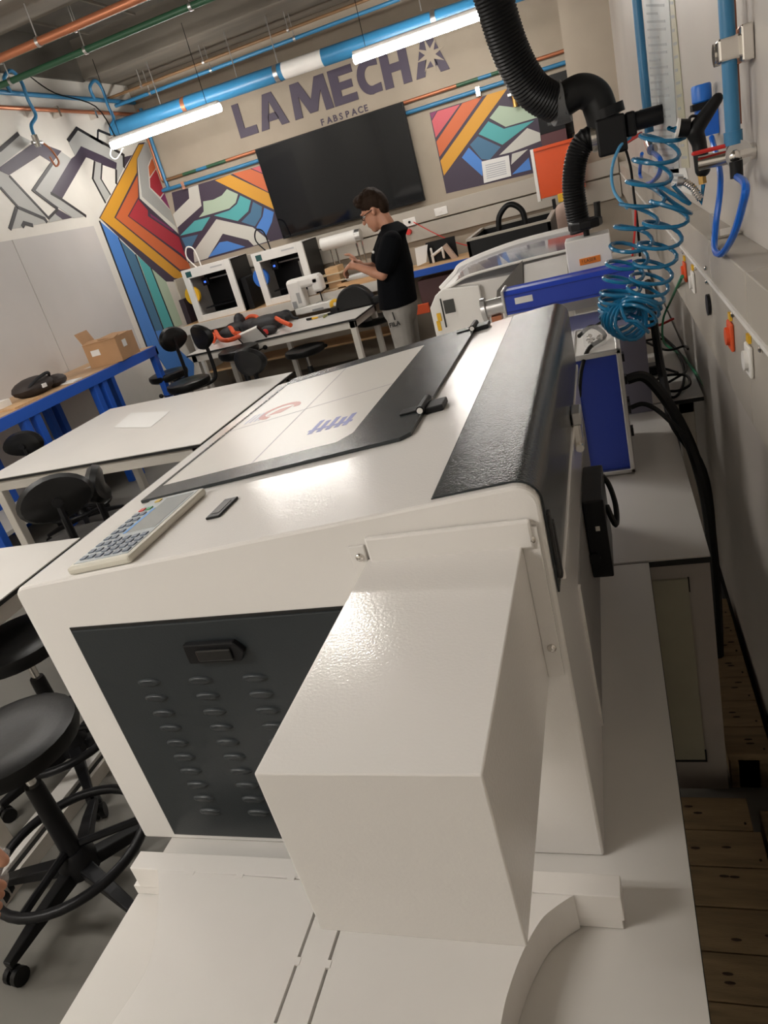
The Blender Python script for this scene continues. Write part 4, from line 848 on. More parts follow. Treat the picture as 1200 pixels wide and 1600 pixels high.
# ================================================================== 3D printers on the back bench
def printer(label, a, b, spool):
    Y = 7.55; p, q = PY(*a, Y), PY(*b, Y); x0, x1 = p.x, q.x; z0, z1 = .9015, p.z; dp = .46
    t = thing('printer_3d', label, '3D printer', ((x0 + x1) / 2, Y + dp / 2, z0), 'white 3D printers on the back bench')
    w = x1 - x0; fw = .075; h = z1 - z0
    for nm, bx in (('front_frame', (x0, x0 + fw, z0, z1)), ('front_frame', (x1 - fw, x1, z0, z1)), ('front_frame', (x0 + fw, x1 - fw, z0, z0 + fw * .9)), ('front_frame', (x0 + fw, x1 - fw, z1 - .1, z1))):
        MB().box(bx[0], bx[1], Y, Y + .03, bx[2], bx[3]).build(nm, M_whitep, t, bevel=.003)
    MB().box(x1 - .012, x1, Y + .03, Y + dp, z0, z1 - .01).build('side_panel', M_black, t); MB().box(x0, x0 + .012, Y + .03, Y + dp, z0, z1 - .01).build('side_panel', M_whitep, t)
    MB().box(x0, x1, Y + dp - .01, Y + dp, z0, z1 - .01).build('back_panel', M_black, t); MB().box(x0, x1, Y + .03, Y + dp, z1 - .02, z1 - .008).build('top_panel', M_whitep, t); MB().box(x0, x1, Y + .03, Y + dp, z0, z0 + .04).build('base', M_black, t)
    MB().box(x0 + .05, x0 + .12, Y - .003, Y, z1 - .085, z1 - .025).build('touch_screen', mat('teal_screen', (.03, .1, .1), .2), t)
    MB().box(x1 - .25, x1 - .1, Y - .002, Y, z1 - .05, z1 - .035).build('print_mark', mat('pale_print', (.5, .5, .5), .6), t)
    MB().cyl((x0 + fw, Y + .22, z1 - .16), (x1 - fw, Y + .22, z1 - .16), .008, n=8).build('gantry_rod', M_alu, t); MB().box(x0 + .12, x0 + .2, Y + .17, Y + .26, z1 - .22, z1 - .13).build('print_head', M_black, t, bevel=.006)
    MB().box(x0 + .15, x0 + .17, Y + .16, Y + .17, z1 - .19, z1 - .17).build('status_led', mat('blue_led', (.02, .05, .4), .4, emit=(.05, .15, 1, 1.5)), t)
    MB().box(x0 + .1, x1 - .1, Y + .1, Y + .38, z0 + .12, z0 + .13).build('print_bed', M_black, t)
    MB().box(x1 - .22, x1 - .09, Y + .3, Y + .33, z0 + .13, z1 - .2).build('grey_part', mat('grey_part', (.33, .32, .3), .6), t)
    m = MB(); m.loft([m.ring(Vector((x0 + .02, Y + d, z0 + .3)), Vector((.09, 0, 0)), Vector((0, 0, .1)), 20) for d in (.031, .075)]); m.build('spool', spool, t, smooth=True)
    MB().tube(spline([(x0 + .1, Y + .2, z1 - .01), (x0 + .02, Y + .2, z1 + .12), (x0 + .06, Y + .2, z1 + .22), (x0 + .14, Y + .2, z1 + .18), (x0 + .16, Y + .2, z1 - .01)], 7), .008, 7).build('filament_tube', M_whitep if spool is M_yellow else M_black, t, smooth=True)
printer('white 3D printer with yellow spool on the back bench', (282, 424), (357, 405), M_yellow)
printer('white 3D printer with blue spool nearer the television', (391, 398), (470, 376), mat('spool_blue', (.03, .16, .6), .4))
for i, (a, b, Y, d, m, lab, nm, cat) in enumerate((((262, 440), (285, 472), 7.75, .25, mat('cream_box', (.48, .44, .36), .6), 'cream carton stacked left of the yellow-spool printer', 'carton', 'box'),
        ((268, 472), (300, 505), 7.7, .3, mat('violet_black', (.03, .02, .03), .6), 'black box under the cream carton at the bench corner', 'black_box', 'box'))):
    t, x0, x1, z0, z1 = px_box(nm, lab, cat, a, b, Y, d, m)
    if i == 0: MB().box(x0 - .01, x1 + .01, Y - .006, Y, z1 - .09, z1).build('lid', m, t)
    if i == 1: MB().box(x0, x1, Y, Y + d, .9015, z0).build('lower_part', m, t)
tag(MB().box(-3.85, -3.78, 7.6, 7.9, .9015, 1.25).build('dark_case', M_black, bevel=.01), 'black case standing between the two 3D printers', 'case')
# white desk lamp/heater roller with chrome legs
Y = 7.85; a, b = PY(503, 383, Y), PY(556, 369, Y)
ro = thing('roll_dispenser', 'white horizontal roller on chrome legs on the back bench', 'dispenser', ((a.x + b.x) / 2, Y, .9015))
MB().cyl((a.x, Y, a.z), (b.x, Y, a.z), .07, n=18).build('roller', M_whitep, ro, smooth=True); MB().cyl((b.x, Y, a.z), (b.x + .06, Y, a.z), .066, n=18).build('end_cap', M_alu, ro, smooth=True)
for x in (a.x + .08, a.x + .14, b.x - .02, b.x + .04): MB().cyl((x, Y + .02, .9015), (x, Y + .02, a.z - .05), .011, n=8).build('leg', M_chrome, ro, smooth=True)
# stack of small wooden trays with papers
st = thing('tray_stack', 'stack of shallow wooden trays with papers on the back bench', 'trays', PZ(515, 430, .9015))
p = PY(517, 425, 7.62)
for k in range(3): MB().box(p.x - .12, p.x + .15, 7.55, 7.8, .902 + k * .075, .915 + k * .075).build('tray_board', mat('pale_ply', (.6, .48, .32), .6), st); MB().box(p.x - .05, p.x + .1, 7.58, 7.78, .915 + k * .075, .977 + k * .075).build('tray_box', M_wood, st)
p = PZ(556, 415, 1.0); ps = thing('paper_pile', 'pile of white papers on a wooden board behind the man\'s hands', 'papers', (p.x, 7.75, .9015))
MB().box(-2.74, -2.25, 7.55, 7.83, .9015, .95).build('board', M_wood, ps)
for k in range(5): MB().obox((-2.49 + random.uniform(-.04, .04), 7.69, .955 + k * .008), (.34, .22, .006), Matrix.Rotation(random.uniform(-.15, .15), 3, 'Z')).build('sheet', M_paper, ps)
# papers and figures on the blue-framed bench
p = PZ(663, 418, .9015); q = [PY(*v, 7.8) for v in ((648, 388), (668, 382), (666, 410), (652, 416))]
tag(MB().slab(q, (0, .004, 0)).build('paper_sheet', M_paper), 'white printed sheet standing on the blue-framed back bench', 'paper')
a, b = PY(665, 383, 7.9), PY(705, 405, 7.9)
fp = thing('figure_poster', 'black backdrop panel with white model figure on the blue-framed bench', 'display', (a.x, 7.9, .9015))
MB().box(a.x, b.x + .08, 7.9, 7.92, .9015, a.z + .02).build('panel', M_black, fp)
m_ = MB(); c_ = PY(683, 393, 7.85); m_.cap(c_ + Vector((-.06, 0, -.03)), c_ + Vector((.06, 0, .02)), .016, .016, 8); m_.cap(c_ + Vector((-.06, 0, -.03)), c_ + Vector((-.06, 0, -.1)), .014, .014, 8); m_.cap(c_ + Vector((-.06, 0, -.03)), c_ + Vector((-.06, 0, .04)), .012, .012, 8); m_.cap(c_ + Vector((.06, 0, .02)), c_ + Vector((.06, 0, -.07)), .014, .014, 8); m_.build('model_figure', M_whitep, fp, smooth=True)
MB().bar(c_ + Vector((.1, -.05, .05)), c_ + Vector((.2, -.05, -.14)), .06, .05).build('wooden_strip', mat('pinkish_wood', (.45, .33, .26), .6), fp)
# black open case
Y = 5.2; a, b, c_ = PY(729, 378, Y), PY(860, 348, Y), PY(733, 405, Y)
oc = thing('open_case', 'black open-topped case with a looped cable behind the engraver', 'case', ((a.x + b.x) / 2, Y, .75))
x0, x1, zt2 = a.x, b.x, a.z; dpt = .75
for nm, bx in (('front_wall', (x0, x1, Y, Y + .02)), ('back_wall', (x0, x1, Y + dpt - .02, Y + dpt)), ('side_wall', (x0, x0 + .02, Y, Y + dpt)), ('side_wall', (x1 - .02, x1, Y, Y + dpt))): MB().box(bx[0], bx[1], bx[2], bx[3], .752, zt2).build(nm, M_black, oc)
MB().box(x0, x1, Y, Y + dpt, .752, zt2 - .12).build('floor', M_black, oc)
for bx in ((x0 - .004, x1 + .004, Y - .004, Y + .024), (x0 - .004, x1 + .004, Y + dpt - .024, Y + dpt + .004), (x0 - .004, x0 + .024, Y, Y + dpt), (x1 - .024, x1 + .004, Y, Y + dpt)): MB().box(*bx, zt2, zt2 + .015).build('rim', M_trunk, oc)
c_ = PY(780, 362, Y + .3); MB().tube(spline([c_, c_ + Vector((.02, 0, .1)), c_ + Vector((.1, 0, .16)), c_ + Vector((.18, 0, .1)), c_ + Vector((.19, 0, -.04))], 7), .02, 10).build('looped_cable', M_rubber, oc, smooth=True)
T4 = table('white table at the far right holding the black open case', x0 - .1, .25, 4.65, 6.2, .75)
px_box('yellow_black_post', 'black post with yellow top below the orange box', 'post', (862, 312), (872, 345), 7.5, .08, M_black)
px_box('yellow_block', 'yellow block hanging just under the orange box', 'block', (871, 304), (884, 314), 7.45, .06, M_yellow)
p = PY(884, 340, 6.5); pr = thing('pink_roll', 'pale pink rolled cloth standing behind the slim hose', 'cloth roll', (p.x, 6.5, .75))
MB().lathe([(.06, .752), (.1, .8), (.105, p.z - .05), (.095, p.z + .06), (.05, p.z + .11), (.01, p.z + .12)], (p.x, 6.5, 0), 18).build('roll', mat('pink_cloth', (.42, .30, .25), .85, var=.12, vscale=12), pr, smooth=True)
px_ = thing('roll_shelf', 'low white shelf unit carrying the pink roll', 'shelf', (-.2, 6.5, 0)); MB().box(-.5, .2, 6.33, 6.7, .7, .75).build('shelf_top', M_apron, px_)
for x in (-.49, .15): MB().box(x, x + .04, 6.34, 6.69, 0, .7).build('side_panel', M_apron, px_)

# ================================================================== things on the man's table
TZ = .7505
p = PZ(463, 494, TZ); sx = p.x; sy = p.y
sw_ = thing('sewing_machine', 'white sewing machine on the table in front of the man', 'sewing machine', (sx, sy, TZ))
a0 = Vector((sx, sy, TZ)); 
MB().box(sx, sx + .42, sy, sy + .18, TZ, TZ + .075).build('bed', M_whitep, sw_, bevel=.012); MB().box(sx - .02, sx + .14, sy, sy + .17, TZ + .06, TZ + .36).build('pillar', M_whitep, sw_, bevel=.025)
MB().box(sx - .02, sx + .36, sy + .01, sy + .16, TZ + .26, TZ + .37).build('arm', M_whitep, sw_, bevel=.03); MB().box(sx + .26, sx + .37, sy + .01, sy + .16, TZ + .19, TZ + .35).build('head', M_whitep, sw_, bevel=.025)
MB().cyl((sx + .31, sy + .08, TZ + .08), (sx + .31, sy + .08, TZ + .2), .008, n=8).build('needle_bar', M_black, sw_); MB().box(sx + .25, sx + .37, sy + .03, sy + .12, TZ + .075, TZ + .085).build('needle_plate', M_alu, sw_)
MB().box(sx + .07, sx + .11, sy - .003, sy, TZ + .12, TZ + .23).build('stitch_panel', mat('pale_grey_print', (.4, .39, .38), .6), sw_); MB().box(sx + .0, sx + .05, sy - .003, sy, TZ + .08, TZ + .15).build('stitch_chart', mat('grey_print', (.3, .3, .3), .6), sw_); MB().box(sx + .2, sx + .33, sy - .003, sy, TZ + .01, TZ + .03).build('maker_plate', mat('grey_print2', (.3, .3, .3), .5), sw_)
MB().cyl((sx + .2, sy + .1, TZ + .37), (sx + .2, sy + .1, TZ + .41), .006, n=8).build('spool_pin', M_whitep, sw_)
p = PY(551, 470, 6.85); dm = thing('dome_case', 'black half-round case on the white table before the man', 'case', (p.x, p.y, TZ))
m_ = MB(); n = 18; m_.prism([(p.x + .2 * math.cos(PI * k / n), TZ + .22 * math.sin(PI * k / n)) for k in range(n + 1)], 'y', p.y, p.y + .14); m_.build('shell', M_rubber, dm, bevel=.02, smooth=True)
MB().box(p.x - .26, p.x - .15, p.y + .0, p.y + .12, TZ, TZ + .06).build('latch_end', M_black, dm, bevel=.01); MB().box(p.x + .17, p.x + .36, p.y + .02, p.y + .14, TZ, TZ + .07).build('strap_end', M_black, dm, bevel=.015)
p = PZ(557, 470, TZ); ba = thing('yarn_ball', 'blue ball with orange and white patches on the table', 'ball', (p.x, p.y, TZ))
p.y -= .08; MB().ell((p.x, p.y, TZ + .068), (.066, .066, .066), 16, 10).build('ball', mat('ball_blue', (.03, .06, .3), .5), ba, smooth=True)
for k in range(9):
    d = Vector((random.gauss(0, 1), -abs(random.gauss(0, 1)), random.gauss(0, 1))).normalized(); MB().ell(Vector((p.x, p.y, TZ + .068)) + d * .058, (.014, .014, .014), 8, 5).build('patch', (M_orange, M_whitep)[k % 2], ba)
p = PZ(526, 484, TZ); ym = thing('tape_measure', 'yellow tape measure on the table beside the sewing machine', 'tape measure', (p.x, p.y, TZ))
MB().cyl((p.x, p.y - .025, TZ + .055), (p.x, p.y + .025, TZ + .055), .055, n=20).build('body', M_yellow, ym, bevel=.008, smooth=True); MB().cyl((p.x + .01, p.y - .03, TZ + .06), (p.x + .01, p.y - .024, TZ + .06), .02, n=12).build('disc', M_whitep, ym); MB().box(p.x - .02, p.x + .06, p.y - .1, p.y - .06, TZ, TZ + .02).build('tape_hook', M_black, ym)
for i, (a, b, m, lab, nm) in enumerate((((480, 499), (496, 496), M_yellow, 'screwdriver with black and yellow handle on the table', 'screwdriver'), ((498, 495), (508, 492), M_alu, 'small metal fitting between the hand tools', 'metal_fitting'), ((506, 495), (512, 491), mat('olive', (.25, .25, .08), .5), 'olive knob among the hand tools', 'knob'), ((513, 491), (530, 486), M_black, 'black plier lying below the tape measure', 'plier'))):
    a, b = PZ(*a, TZ + .012), PZ(*b, TZ + .012); t = thing(nm, lab, 'tool', (a.x, a.y, TZ)); c_ = a.lerp(b, .5)
    MB().cap(a, c_, .012, .011, 8).build('handle', M_black if i in (0, 3) else m, t, smooth=True); MB().cap(c_, b, .011, .008, 8).build('tip', m, t, smooth=True)
cable('thin grey probe lead lying across the table before the black case', [PZ(x, y, TZ + .005) for x, y in ((533, 482), (545, 476), (556, 471))], .004, mat('grey_lead', (.2, .2, .2), .5))
# harness/backpack
hs = thing('safety_harness', 'black and red-orange strapped harness bag heaped on the table', 'harness', PZ(400, 510, TZ))
def H(px, py, z): return PZ(px, py, TZ + z)
m_ = MB(); m_.ell(H(417, 505, .07), (.2, .15, .085), 14, 8); m_.ell(H(435, 498, .06), (.14, .12, .07), 12, 7); m_.ell(H(375, 503, .08), (.06, .09, .1), 12, 7); m_.ell(H(420, 516, .04), (.1, .06, .05), 10, 6); m_.ell(H(358, 520, .05), (.12, .1, .06), 12, 7)
m_.ell(H(367, 512, .05), (.12, .1, .06), 12, 7); m_.ell(H(393, 508, .05), (.14, .1, .07), 12, 7); hb_ = m_.build('bag_body', mat('bag_black', (.015, .014, .016), .6, bump=.8, bscale=18), hs, smooth=True)
r = hb_.modifiers.new('r', 'REMESH'); r.mode = 'VOXEL'; r.voxel_size = .012; r.use_smooth_shade = True
for pts in ([(384, 500), (392, 494), (402, 496), (401, 506)], [(424, 504), (430, 497), (440, 502), (454, 508)], [(337, 518), (345, 530), (360, 531), (377, 524)], [(355, 516), (360, 512), (366, 520), (374, 521)]):
    m_ = MB(); q = spline([H(x, y, .1 if i in (1, 2) else .07) for i, (x, y) in enumerate(pts)], 6); m_.tube(q, .022, 8); m_.build('orange_strap', M_orange, hs, smooth=True)
MB().ell(H(418, 517, .045) + Vector((0, -.05, 0)), (.03, .02, .03), 10, 6).build('red_buckle', M_red, hs)
MB().tube(spline([H(440, 488, .08), H(450, 486, .1), H(458, 496, .04), H(466, 497, .02)], 6), .014, 8).build('black_strap', M_blackfab, hs, smooth=True)
p = H(393, 525, .05); mtr = thing('digital_meter', 'grey-white handheld meter with screen leaning on the harness', 'meter', p)
Rm = Matrix.Rotation(math.radians(-10), 3, 'Y') @ Matrix.Rotation(math.radians(-55), 3, 'X')
MB().obox(p, (.24, .15, .03), Rm).build('casing', M_whitep, mtr, bevel=.006); MB().obox(p + Rm @ Vector((0, .0, .0165)), (.17, .09, .003), Rm).build('screen', mat('meter_lcd', (.34, .35, .33), .3), mtr)
for sx_ in (-1, 1): MB().obox(p + Rm @ Vector((.122 * sx_, 0, 0)), (.012, .15, .034), Rm).build('end_bumper', M_black, mtr)
p = H(333, 530, .05); tag(MB().tube(spline([H(322, 527, .02), H(330, 522, .06), H(336, 526, .06), H(333, 534, .03)], 6), .02, 8).build('orange_webbing', M_orange, smooth=True), 'loop of orange webbing at the left end of the table', 'strap')

# ================================================================== stools and chairs
def make_stool(back=True):
    t = thing('stool', 'x', 'chair', (0, 0, 0))
    h = .58
    MB().lathe([(.05, h - .05), (.15, h - .05), (.185, h - .035), (.195, h - .01), (.19, h + .012), (.16, h + .022), (.08, h + .016), (.001, h + .014)], (0, 0, 0), 28).build('seat', M_leather, t, smooth=True)
    MB().cyl((0, 0, h - .05), (0, 0, .30), .014, n=12).build('gas_lift', M_chrome, t, smooth=True); MB().lathe([(.024, .42), (.026, .41), (.03, .12), (.036, .10)], (0, 0, 0), 16).build('column', M_black, t, smooth=True)
    MB().lathe([(.045, .07), (.058, .08), (.058, .125), (.036, .16)], (0, 0, 0), 18).build('hub', M_black, t, smooth=True)
    for k in range(5):
        a = 2 * PI * k / 5 + .3; d = Vector((math.cos(a), math.sin(a), 0)); u = Vector((0, 0, 1)); sd = d.cross(u)
        m = MB(); m.loft([[c + sd * w_ + u * hh, c - sd * w_ + u * hh, c - sd * w_ - u * hh, c + sd * w_ - u * hh] for c, w_, hh in ((d * .04 + u * .095, .022, .022), (d * .2 + u * .085, .018, .016), (d * .30 + u * .072, .014, .011))])
        lg = m.build('base_leg', M_black, t, bevel=.004)
        c = d * .295 + u * .027; m = MB(); m.cyl(c - sd * .022, c - sd * .006, .026, n=14); m.cyl(c + sd * .006, c + sd * .022, .026, n=14); m.cyl(c, c + u * .04, .007, n=8); m.build('castor', M_rubber, lg, smooth=True)
    m = MB(); m.tube([Vector((.225 * math.cos(2 * PI * k / 36),   .225 * math.sin(2 * PI * k / 36), .165)) for k in range(36)], .015, 10, closed=True); fr_ = m.build('foot_ring', M_black, t, smooth=True)
    for k in range(3): a = 2 * PI / 3 * k; MB().cyl((.03 * math.cos(a), .03 * math.sin(a), .17), (.222 * math.cos(a), .222 * math.sin(a), .165), .012, n=8).build('ring_spoke', M_black, fr_, smooth=True)
    MB().tube(spline([(.06, .1, h - .045), (.14, .16, h - .06), (.2, .18, h - .05)], 5), .005, 6).build('lift_lever', M_black, t, smooth=True); MB().ell((.215, .185, h - .052), (.024, .02, .018), 10, 6).build('lever_knob', M_black, t, smooth=True)
    if back:
        m = MB(); m.loft([[Vector((w_ * math.cos(q), yy + .03 * math.cos(q) ** 2 * -1, .87 + hh * math.sin(q))) for q in [2 * PI * i / 26 for i in range(26)]] for w_, hh, yy in ((.10, .06, -.285), (.142, .088, -.278), (.158, .1, -.25), (.142, .088, -.222), (.10, .06, -.214))])
        bk = m.build('backrest', M_leather, t, smooth=True); MB().cyl((0, -.275, .86), (0, -.31, .86), .022, n=14).build('backrest_knob', M_black, bk, smooth=True)
        m = MB(); m.tube(spline([(0, -.05, h - .055), (0, -.2, h - .06), (0, -.275, h - .02), (0, -.285, .72), (0, -.28, .86)], 6), .017, 8); m.build('back_bar', M_black, t, smooth=True)
    return t
st0 = make_stool(False); st0.location = (-1.70, 1.15, 0); st0.rotation_euler = (0, 0, .55); st0['label'] = 'black round stool with foot ring in the left foreground'; st0['group'] = 'black swivel stools'
ch0 = make_stool(True)
first = [True]
def chair(x, y, rz, label, src=None, dz=0):
    global ch0
    if src is None and first[0]: o = ch0; first[0] = False
    else: o = copy_tree(src or ch0)
    o.location = (x, y, dz); o.rotation_euler = (0, 0, rz); o['label'] = label; o['group'] = 'black swivel stools'; return o
def at_back(px, py, rz, label, z=.87):
    # place the stool so that its backrest (0,-.25,.87) shows at the pixel
    p = PZ(px, py, z); v = Matrix.Rotation(rz, 3, 'Z') @ Vector((0, -.25, 0)); o = chair(p.x - v.x, p.y - v.y, rz, label); o.scale = (1, 1, z / .87); return o
def at_seat(px, py, rz, label, src=None, z=.585):
    p = PZ(px, py, z); o = chair(p.x, p.y, rz, label, src); o.scale = (1, 1, z / .585); return o
at_back(86, 778, .8, 'black stool showing its round backrest knob before the middle table')
at_back(155, 755, -1.0, 'black stool with backrest turned sideways, beside the knobbed backrest', z=.78)
p = PX(40, 692, -3.9); o = chair(p.x - .03, p.y + .24, .15, 'black stool peeking out beyond the left edge of the middle table'); o.scale = (1, 1, p.z / .87)
at_seat(25, 1000, .2, 'black stool seat tucked under the nearest white table', st0)
at_back(268, 530, 1.2, 'black stool by the blue mural stripes next to the left bench end', z=.97)
at_back(312, 527, 2.6, 'black stool with backrest at the left end of the man\'s table', z=.97)
at_seat(372, 546, .3, 'black stool with wide round seat before the man\'s table', st0, z=.74)
at_back(387, 566, 2.75, 'black stool with shiny backrest in front of the wide round seat')
at_seat(476, 545, .5, 'black stool under the man\'s table behind the laser cutter', st0)
at_seat(585, 497, .5, 'black stool pushed under the man\'s table beside his legs', st0)

# ================================================================== the man
Yp = 5.9
def Q(px, py, dy=0): return PY(px, py, Yp + dy)
base = Q(628, 500); man = thing('person', 'man in black t-shirt and light grey trousers working with both hands at the table', 'person', (base.x, Yp, 0))
def remesh(o, vs, it=6):
    r = o.modifiers.new('r', 'REMESH'); r.mode = 'VOXEL'; r.voxel_size = vs; r.use_smooth_shade = True
    s = o.modifiers.new('s', 'SMOOTH'); s.factor = .5; s.iterations = it
hemF, hemB = Q(594, 487), Q(651, 466)
hc = (hemF + hemB) / 2; hc.y = Yp
hip = Vector((hc.x + .0, Yp, .93))
nk = Q(604, 347); hd_ = Q(584, 328)
body = MB()
Rh = Matrix.Rotation(math.radians(-22), 3, 'Y')   # head bowed towards -x
def HD(x, y, z): return hd_ + Rh @ Vector((x, y, z))
body.ell(HD(.015, 0, .03), (.105, .08, .11), 16, 10); body.ell(HD(-.03, 0, -.045), (.075, .062, .10), 14, 9); body.ell(HD(-.07, 0, -.115), (.035, .035, .03), 10, 6)
m = [(-.098, 0, .0), (-.125, 0, -.035)]; body.cap(HD(*m[0]), HD(*m[1]), .011, .016, 8); body.ell(HD(-.1, 0, -.078), (.014, .028, .009), 8, 5); body.ell(HD(-.093, 0, .025), (.02, .055, .012), 10, 5)
for s in (-1, 1): body.ell(HD(.012, .08 * s, -.012), (.022, .012, .034), 8, 6)
body.cap(HD(.03, 0, -.07), nk + Vector((.0, 0, -.02)), .056, .062, 12); body.cap(nk + Vector((0, 0, -.03)), nk + Vector((.03, 0, -.16)), .062, .075, 12)
# arms: near (left) and far (right)
shN = Q(612, 378, -.19); elN = Q(597, 430, -.23); wrN = Q(556, 416, -.16); haN = Q(545, 416, -.13)
shF = Q(606, 372, .17); elF = Q(588, 418, .2); wrF = Q(566, 416, .02); haF = Q(556, 408, .0)
for sh, el, wr in ((shN, elN, wrN), (shF, elF, wrF)):
    body.cap(sh, el, .052, .043, 12); body.cap(el, wr, .043, .028, 12); body.cap(el.lerp(wr, .25), el.lerp(wr, .35), .045, .042, 10)
def hand(mb, wr, palm, fdir, side, curl):
    fdir = Vector(fdir).normalized(); side = Vector(side).normalized(); nr = fdir.cross(side).normalized()
    mb.cap(wr, wr.lerp(palm, .6), .028, .03, 10)
    for w_ in (-1, -.33, .33, 1): mb.cap(palm - fdir * .03 + side * (.026 * w_), palm + fdir * .03 + side * (.029 * w_), .017, .014, 8)
    for i, (w_, L) in enumerate(((-1.05, .062), (-.35, .075), (.35, .08), (1.05, .07))):
        b0 = palm + fdir * .035 + side * (.03 * w_); d1 = (fdir + nr * curl * .6).normalized(); b1 = b0 + d1 * L * .5; d2 = (fdir * .4 + nr * curl * 1.2).normalized(); mb.cap(b0, b1, .0115, .0105, 8); b2 = b1 + d2 * L * .5; mb.cap(b1, b2, .0105, .009, 8)
    t0 = palm - fdir * .02 + side * .032; t1 = t0 + (side * .7 + fdir * .6 + nr * curl * .3).normalized() * .045; mb.cap(t0, t1, .015, .012, 8); mb.cap(t1, t1 + (fdir + nr * curl * .6 + side * .1).normalized() * .035, .012, .01, 8)
hand(body, wrN, haN, (-.8, .15, -.45), (.1, .9, .2), -1 if False else .9); hand(body, wrF, haF, (-.35, .1, .9), (.2, -.9, .1), -.6)
# legs under the trousers
for s in (-1, 1): body.cap((hip.x, Yp + .09 * s, .85), (hip.x, Yp + .1 * s, .5), .06, .05, 10); body.cap((hip.x, Yp + .1 * s, .5), (hip.x + .03, Yp + .1 * s, .09), .045, .035, 10)
body.cap(nk + Vector((.04, 0, -.2)), (hip.x, Yp, .95), .08, .1, 12)
bo = body.build('body', M_skin, man, smooth=True); remesh(bo, .0065, 4)
# shirt
sh = MB()
def ring_xz(c, rx, ry): return [Vector((c.x + rx * math.cos(2 * PI * i / 24), c.y + ry * math.sin(2 * PI * i / 24), c.z + .0)) for i in range(24)]
hemF, hemB = Q(594, 487), Q(651, 466)
hc = (hemF + hemB) / 2; hc.y = Yp
def mid(pa, pb, t=.5): v = Q(*pa).lerp(Q(*pb), t); v.y = Yp; return v
rows = [(nk + Vector((.02, 0, -.012)), .07, .07), (nk + Vector((.035, 0, -.045)), .092, .115), (nk + Vector((.045, 0, -.085)), .11, .175), (mid((585, 376), (637, 372)), .115, .20), (mid((582, 395), (643, 390)), .135, .205), (mid((583, 425), (651, 415)), .15, .20), (mid((587, 455), (652, 445)), .155, .195), (mid((594, 484), (652, 468)), .16, .20)]
rings = []
for c, rx, ry in rows: rings.append(ring_xz(c, rx, ry))
sh.loft(rings)
for a, e, r0, r1 in ((shN, shN.lerp(elN, .66), .085, .082), (shF, shF.lerp(elF, .66), .085, .08)): sh.cap(a + Vector((0, 0, .0)), e, r0, r1, 14)
so = sh.build('t_shirt', M_shirt, man, smooth=True); remesh(so, .009, 5)
p = Q(583, 394, -.17); MB().ell(p, (.012, .006, .012), 8, 5).build('shirt_badge', M_whitep, man)
# trousers
tr_ = MB(); wc = Vector((hc.x + .005, Yp, hc.z + .12)); 
tr_.ell((hc.x + .01, Yp, hc.z + .0), (.15, .185, .2), 18, 10)
kx = Q(628, 535).x
for s in (-1, 1):
    tr_.cap((hc.x + .01, Yp + .09 * s, hc.z - .08), (hc.x + .0, Yp + .1 * s, .48), .105, .085, 14); tr_.cap((hc.x, Yp + .1 * s, .48), (hc.x + .03, Yp + .1 * s, .1), .085, .07, 14)
to = tr_.build('trousers', M_pants, man, smooth=True); remesh(to, .01, 5)
lt = MB(); a = Q(609, 512, -.205); text(lt, 'FILA', .05, a, (1, 0, .05), (0, 0, 1), .003, .001); lt.build('trouser_print', M_edge, man)
MB().tube(spline([Q(613, 488, -.2), Q(615, 494, -.21), Q(617, 500, -.21)], 4), .005, 6).build('drawstring', M_edge, man)
for s in (-1, 1):
    m_ = MB(); m_.ell((hc.x - .03, Yp + .1 * s, .045), (.14, .05, .045), 14, 8); m_.ell((hc.x + .04, Yp + .1 * s, .06), (.06, .045, .055), 12, 7); m_.build('shoe', M_blackfab, man, smooth=True)
# hair, glasses
hr = MB(); hr.ell(HD(.025, 0, .05), (.115, .09, .098), 18, 10); hr.ell(HD(-.04, 0, .11), (.075, .07, .05), 14, 8); hr.ell(HD(.085, 0, -.01), (.045, .072, .085), 12, 8)
for k in range(40):
    a = random.uniform(-.9, 1.2); b_ = random.uniform(-1, 1); hr.ell(HD(.02 - .1 * math.sin(a) * (1 if a > 0 else .8), .075 * b_, .06 + .085 * math.cos(a) * math.sqrt(1 - .6 * b_ * b_)), (.026, .022, .024), 7, 5)
ho = hr.build('hair', M_hair, man, smooth=True); remesh(ho, .006, 2)
gs = MB()
for s in (-1, 1):
    gs.tube([HD(-.103, .034 * s + .027 * math.cos(2 * PI * k / 20), .0 + .021 * math.sin(2 * PI * k / 20)) for k in range(20)], .003, 6, closed=True); gs.tube([HD(-.1, .062 * s, .006), HD(-.04, .078 * s, .004), HD(.015, .088 * s, .0)], .003, 6)
gs.build('glasses', M_edge, man)
for s in (-1, 1): MB().ell(HD(-.088, .034 * s, .002), (.012, .012, .012), 8, 6).build('eye', M_whitep, man, smooth=True)

# ================================================================== hand at the frame edge with a clear cup
Yh = .62
def K(px, py, dy=0): return PY(px, py, Yh + dy)
hn = thing('person', 'bare hand entering at the left frame edge holding clear plastic wrap', 'person', K(-60, 1400))
hm = MB(); hm.cap(K(-330, 1440), K(-140, 1400), .04, .032, 12); hm.cap(K(-140, 1400), K(-70, 1370), .034, .04, 12)
hm.cap(K(-75, 1330), K(-20, 1335), .026, .014, 10); hm.cap(K(-20, 1325), K(4, 1345), .0125, .0115, 10)
for i, (y0_, y1_) in enumerate(((1365, 1378), (1390, 1392), (1412, 1410), (1436, 1425))): hm.cap(K(-80, y0_), K(-25, y1_ - 2, -.01), .0145, .012, 8); hm.cap(K(-25, y1_ - 2, -.01), K(2 - 3 * i, y1_ + 6, .005), .012, .010, 8)
ho = hm.build('hand', M_skin, hn, smooth=True); remesh(ho, .003, 3)
cu = thing('plastic_wrap', 'crumpled clear plastic wrap in the hand at the left frame edge', 'plastic wrap', K(5, 1395, .01))
m_ = MB(); rg_ = []
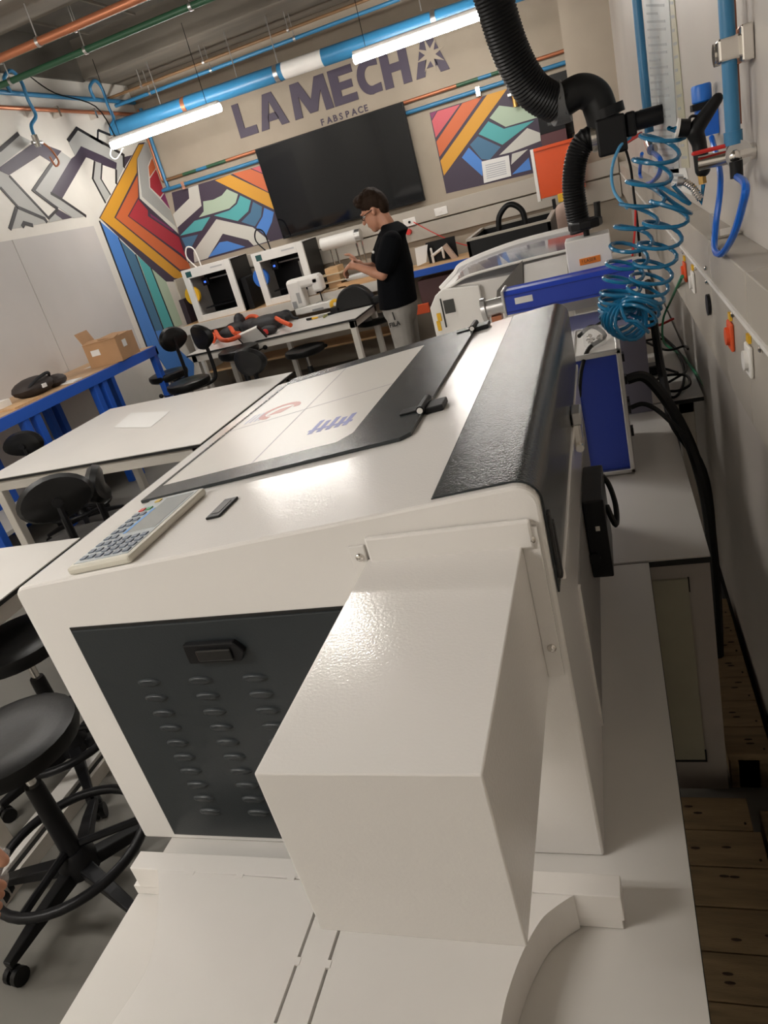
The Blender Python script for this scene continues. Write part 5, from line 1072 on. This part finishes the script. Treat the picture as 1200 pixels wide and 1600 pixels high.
for j in range(6):
    c0 = K(-6 + (8 if j in (1, 2) else 0), 1335 + j * 11, .02); rg_.append([c0 + Vector((.018 * math.cos(2 * PI * i / 12), .018 * math.sin(2 * PI * i / 12), 0)) * (1 + .3 * random.uniform(-1, 1)) for i in range(12)])
m_.loft(rg_); m_.build('wrap', M_clear, cu)

# ================================================================== wooden pallet boards on the floor
def boards(label, rows, x0s, z, group=None):
    t = thing('wooden_pallet', label, 'pallet', ((x0s[0]) + .1, rows[0][0], 0), group)
    for i, (y0_, y1_, xa, xb) in enumerate(rows):
        b = MB().box(xa, xb, y0_ + .0015, y1_ - .0015, z - .02, z + random.uniform(-.001, .002)).build('board', M_woodr, t, bevel=.002)
        for k in range(2):
            kx = random.uniform(max(xa, .0) + .03, xb - .02); ky = random.uniform(y0_ + .02, y1_ - .02)
            MB().ell((kx, ky, z + .0012), (.011, .0035, .0012), 8, 4).build('knot', M_knot, b)
        MB().cyl((xb - .015, y0_ + .02, z), (xb - .015, y0_ + .02, z + .003), .003, n=6).build('nail', M_knot, b)
    for x in (x0s[0] + .02, x0s[1] - .1): MB().box(x, x + .07, rows[0][0] + .005, rows[-1][1] - .005, 0, z - .021).build('bearer', M_woodr, t)
    return t
rows = []; y = .42; xe = [.15, .165, .16, .175, .17, .168, .182, .178, .18, .165]
k = 0
while y < 1.40: rows.append((y, y + .1, -.5, xe[k % len(xe)])); y += .1; k += 1
boards('rough wooden pallet on the floor beside the near table', rows, (-.45, .15), .12)
tag(MB().box(-.4, .165, 1.425, 1.452, .02, .135).build('wooden_batten', M_wood, bevel=.002), 'paler wooden batten lying at the end of the near pallet', 'batten') if False else None
rows = []; y = 1.56
while y < 2.2: rows.append((y, y + .105, .145, .25)); y += .105
boards('wooden pallet on the floor between the second table and the right wall', rows, (.15, .25), .12)
tag(MB().box(.19, .262, .42, 1.4, 0, .10).build('wooden_beam', M_woodr, bevel=.003), 'dark rough beam on the floor along the right wall', 'beam')
struct(MB().box(.258, XR, YF, 7.7, 0, .06), 'baseboard_right', M_edge)
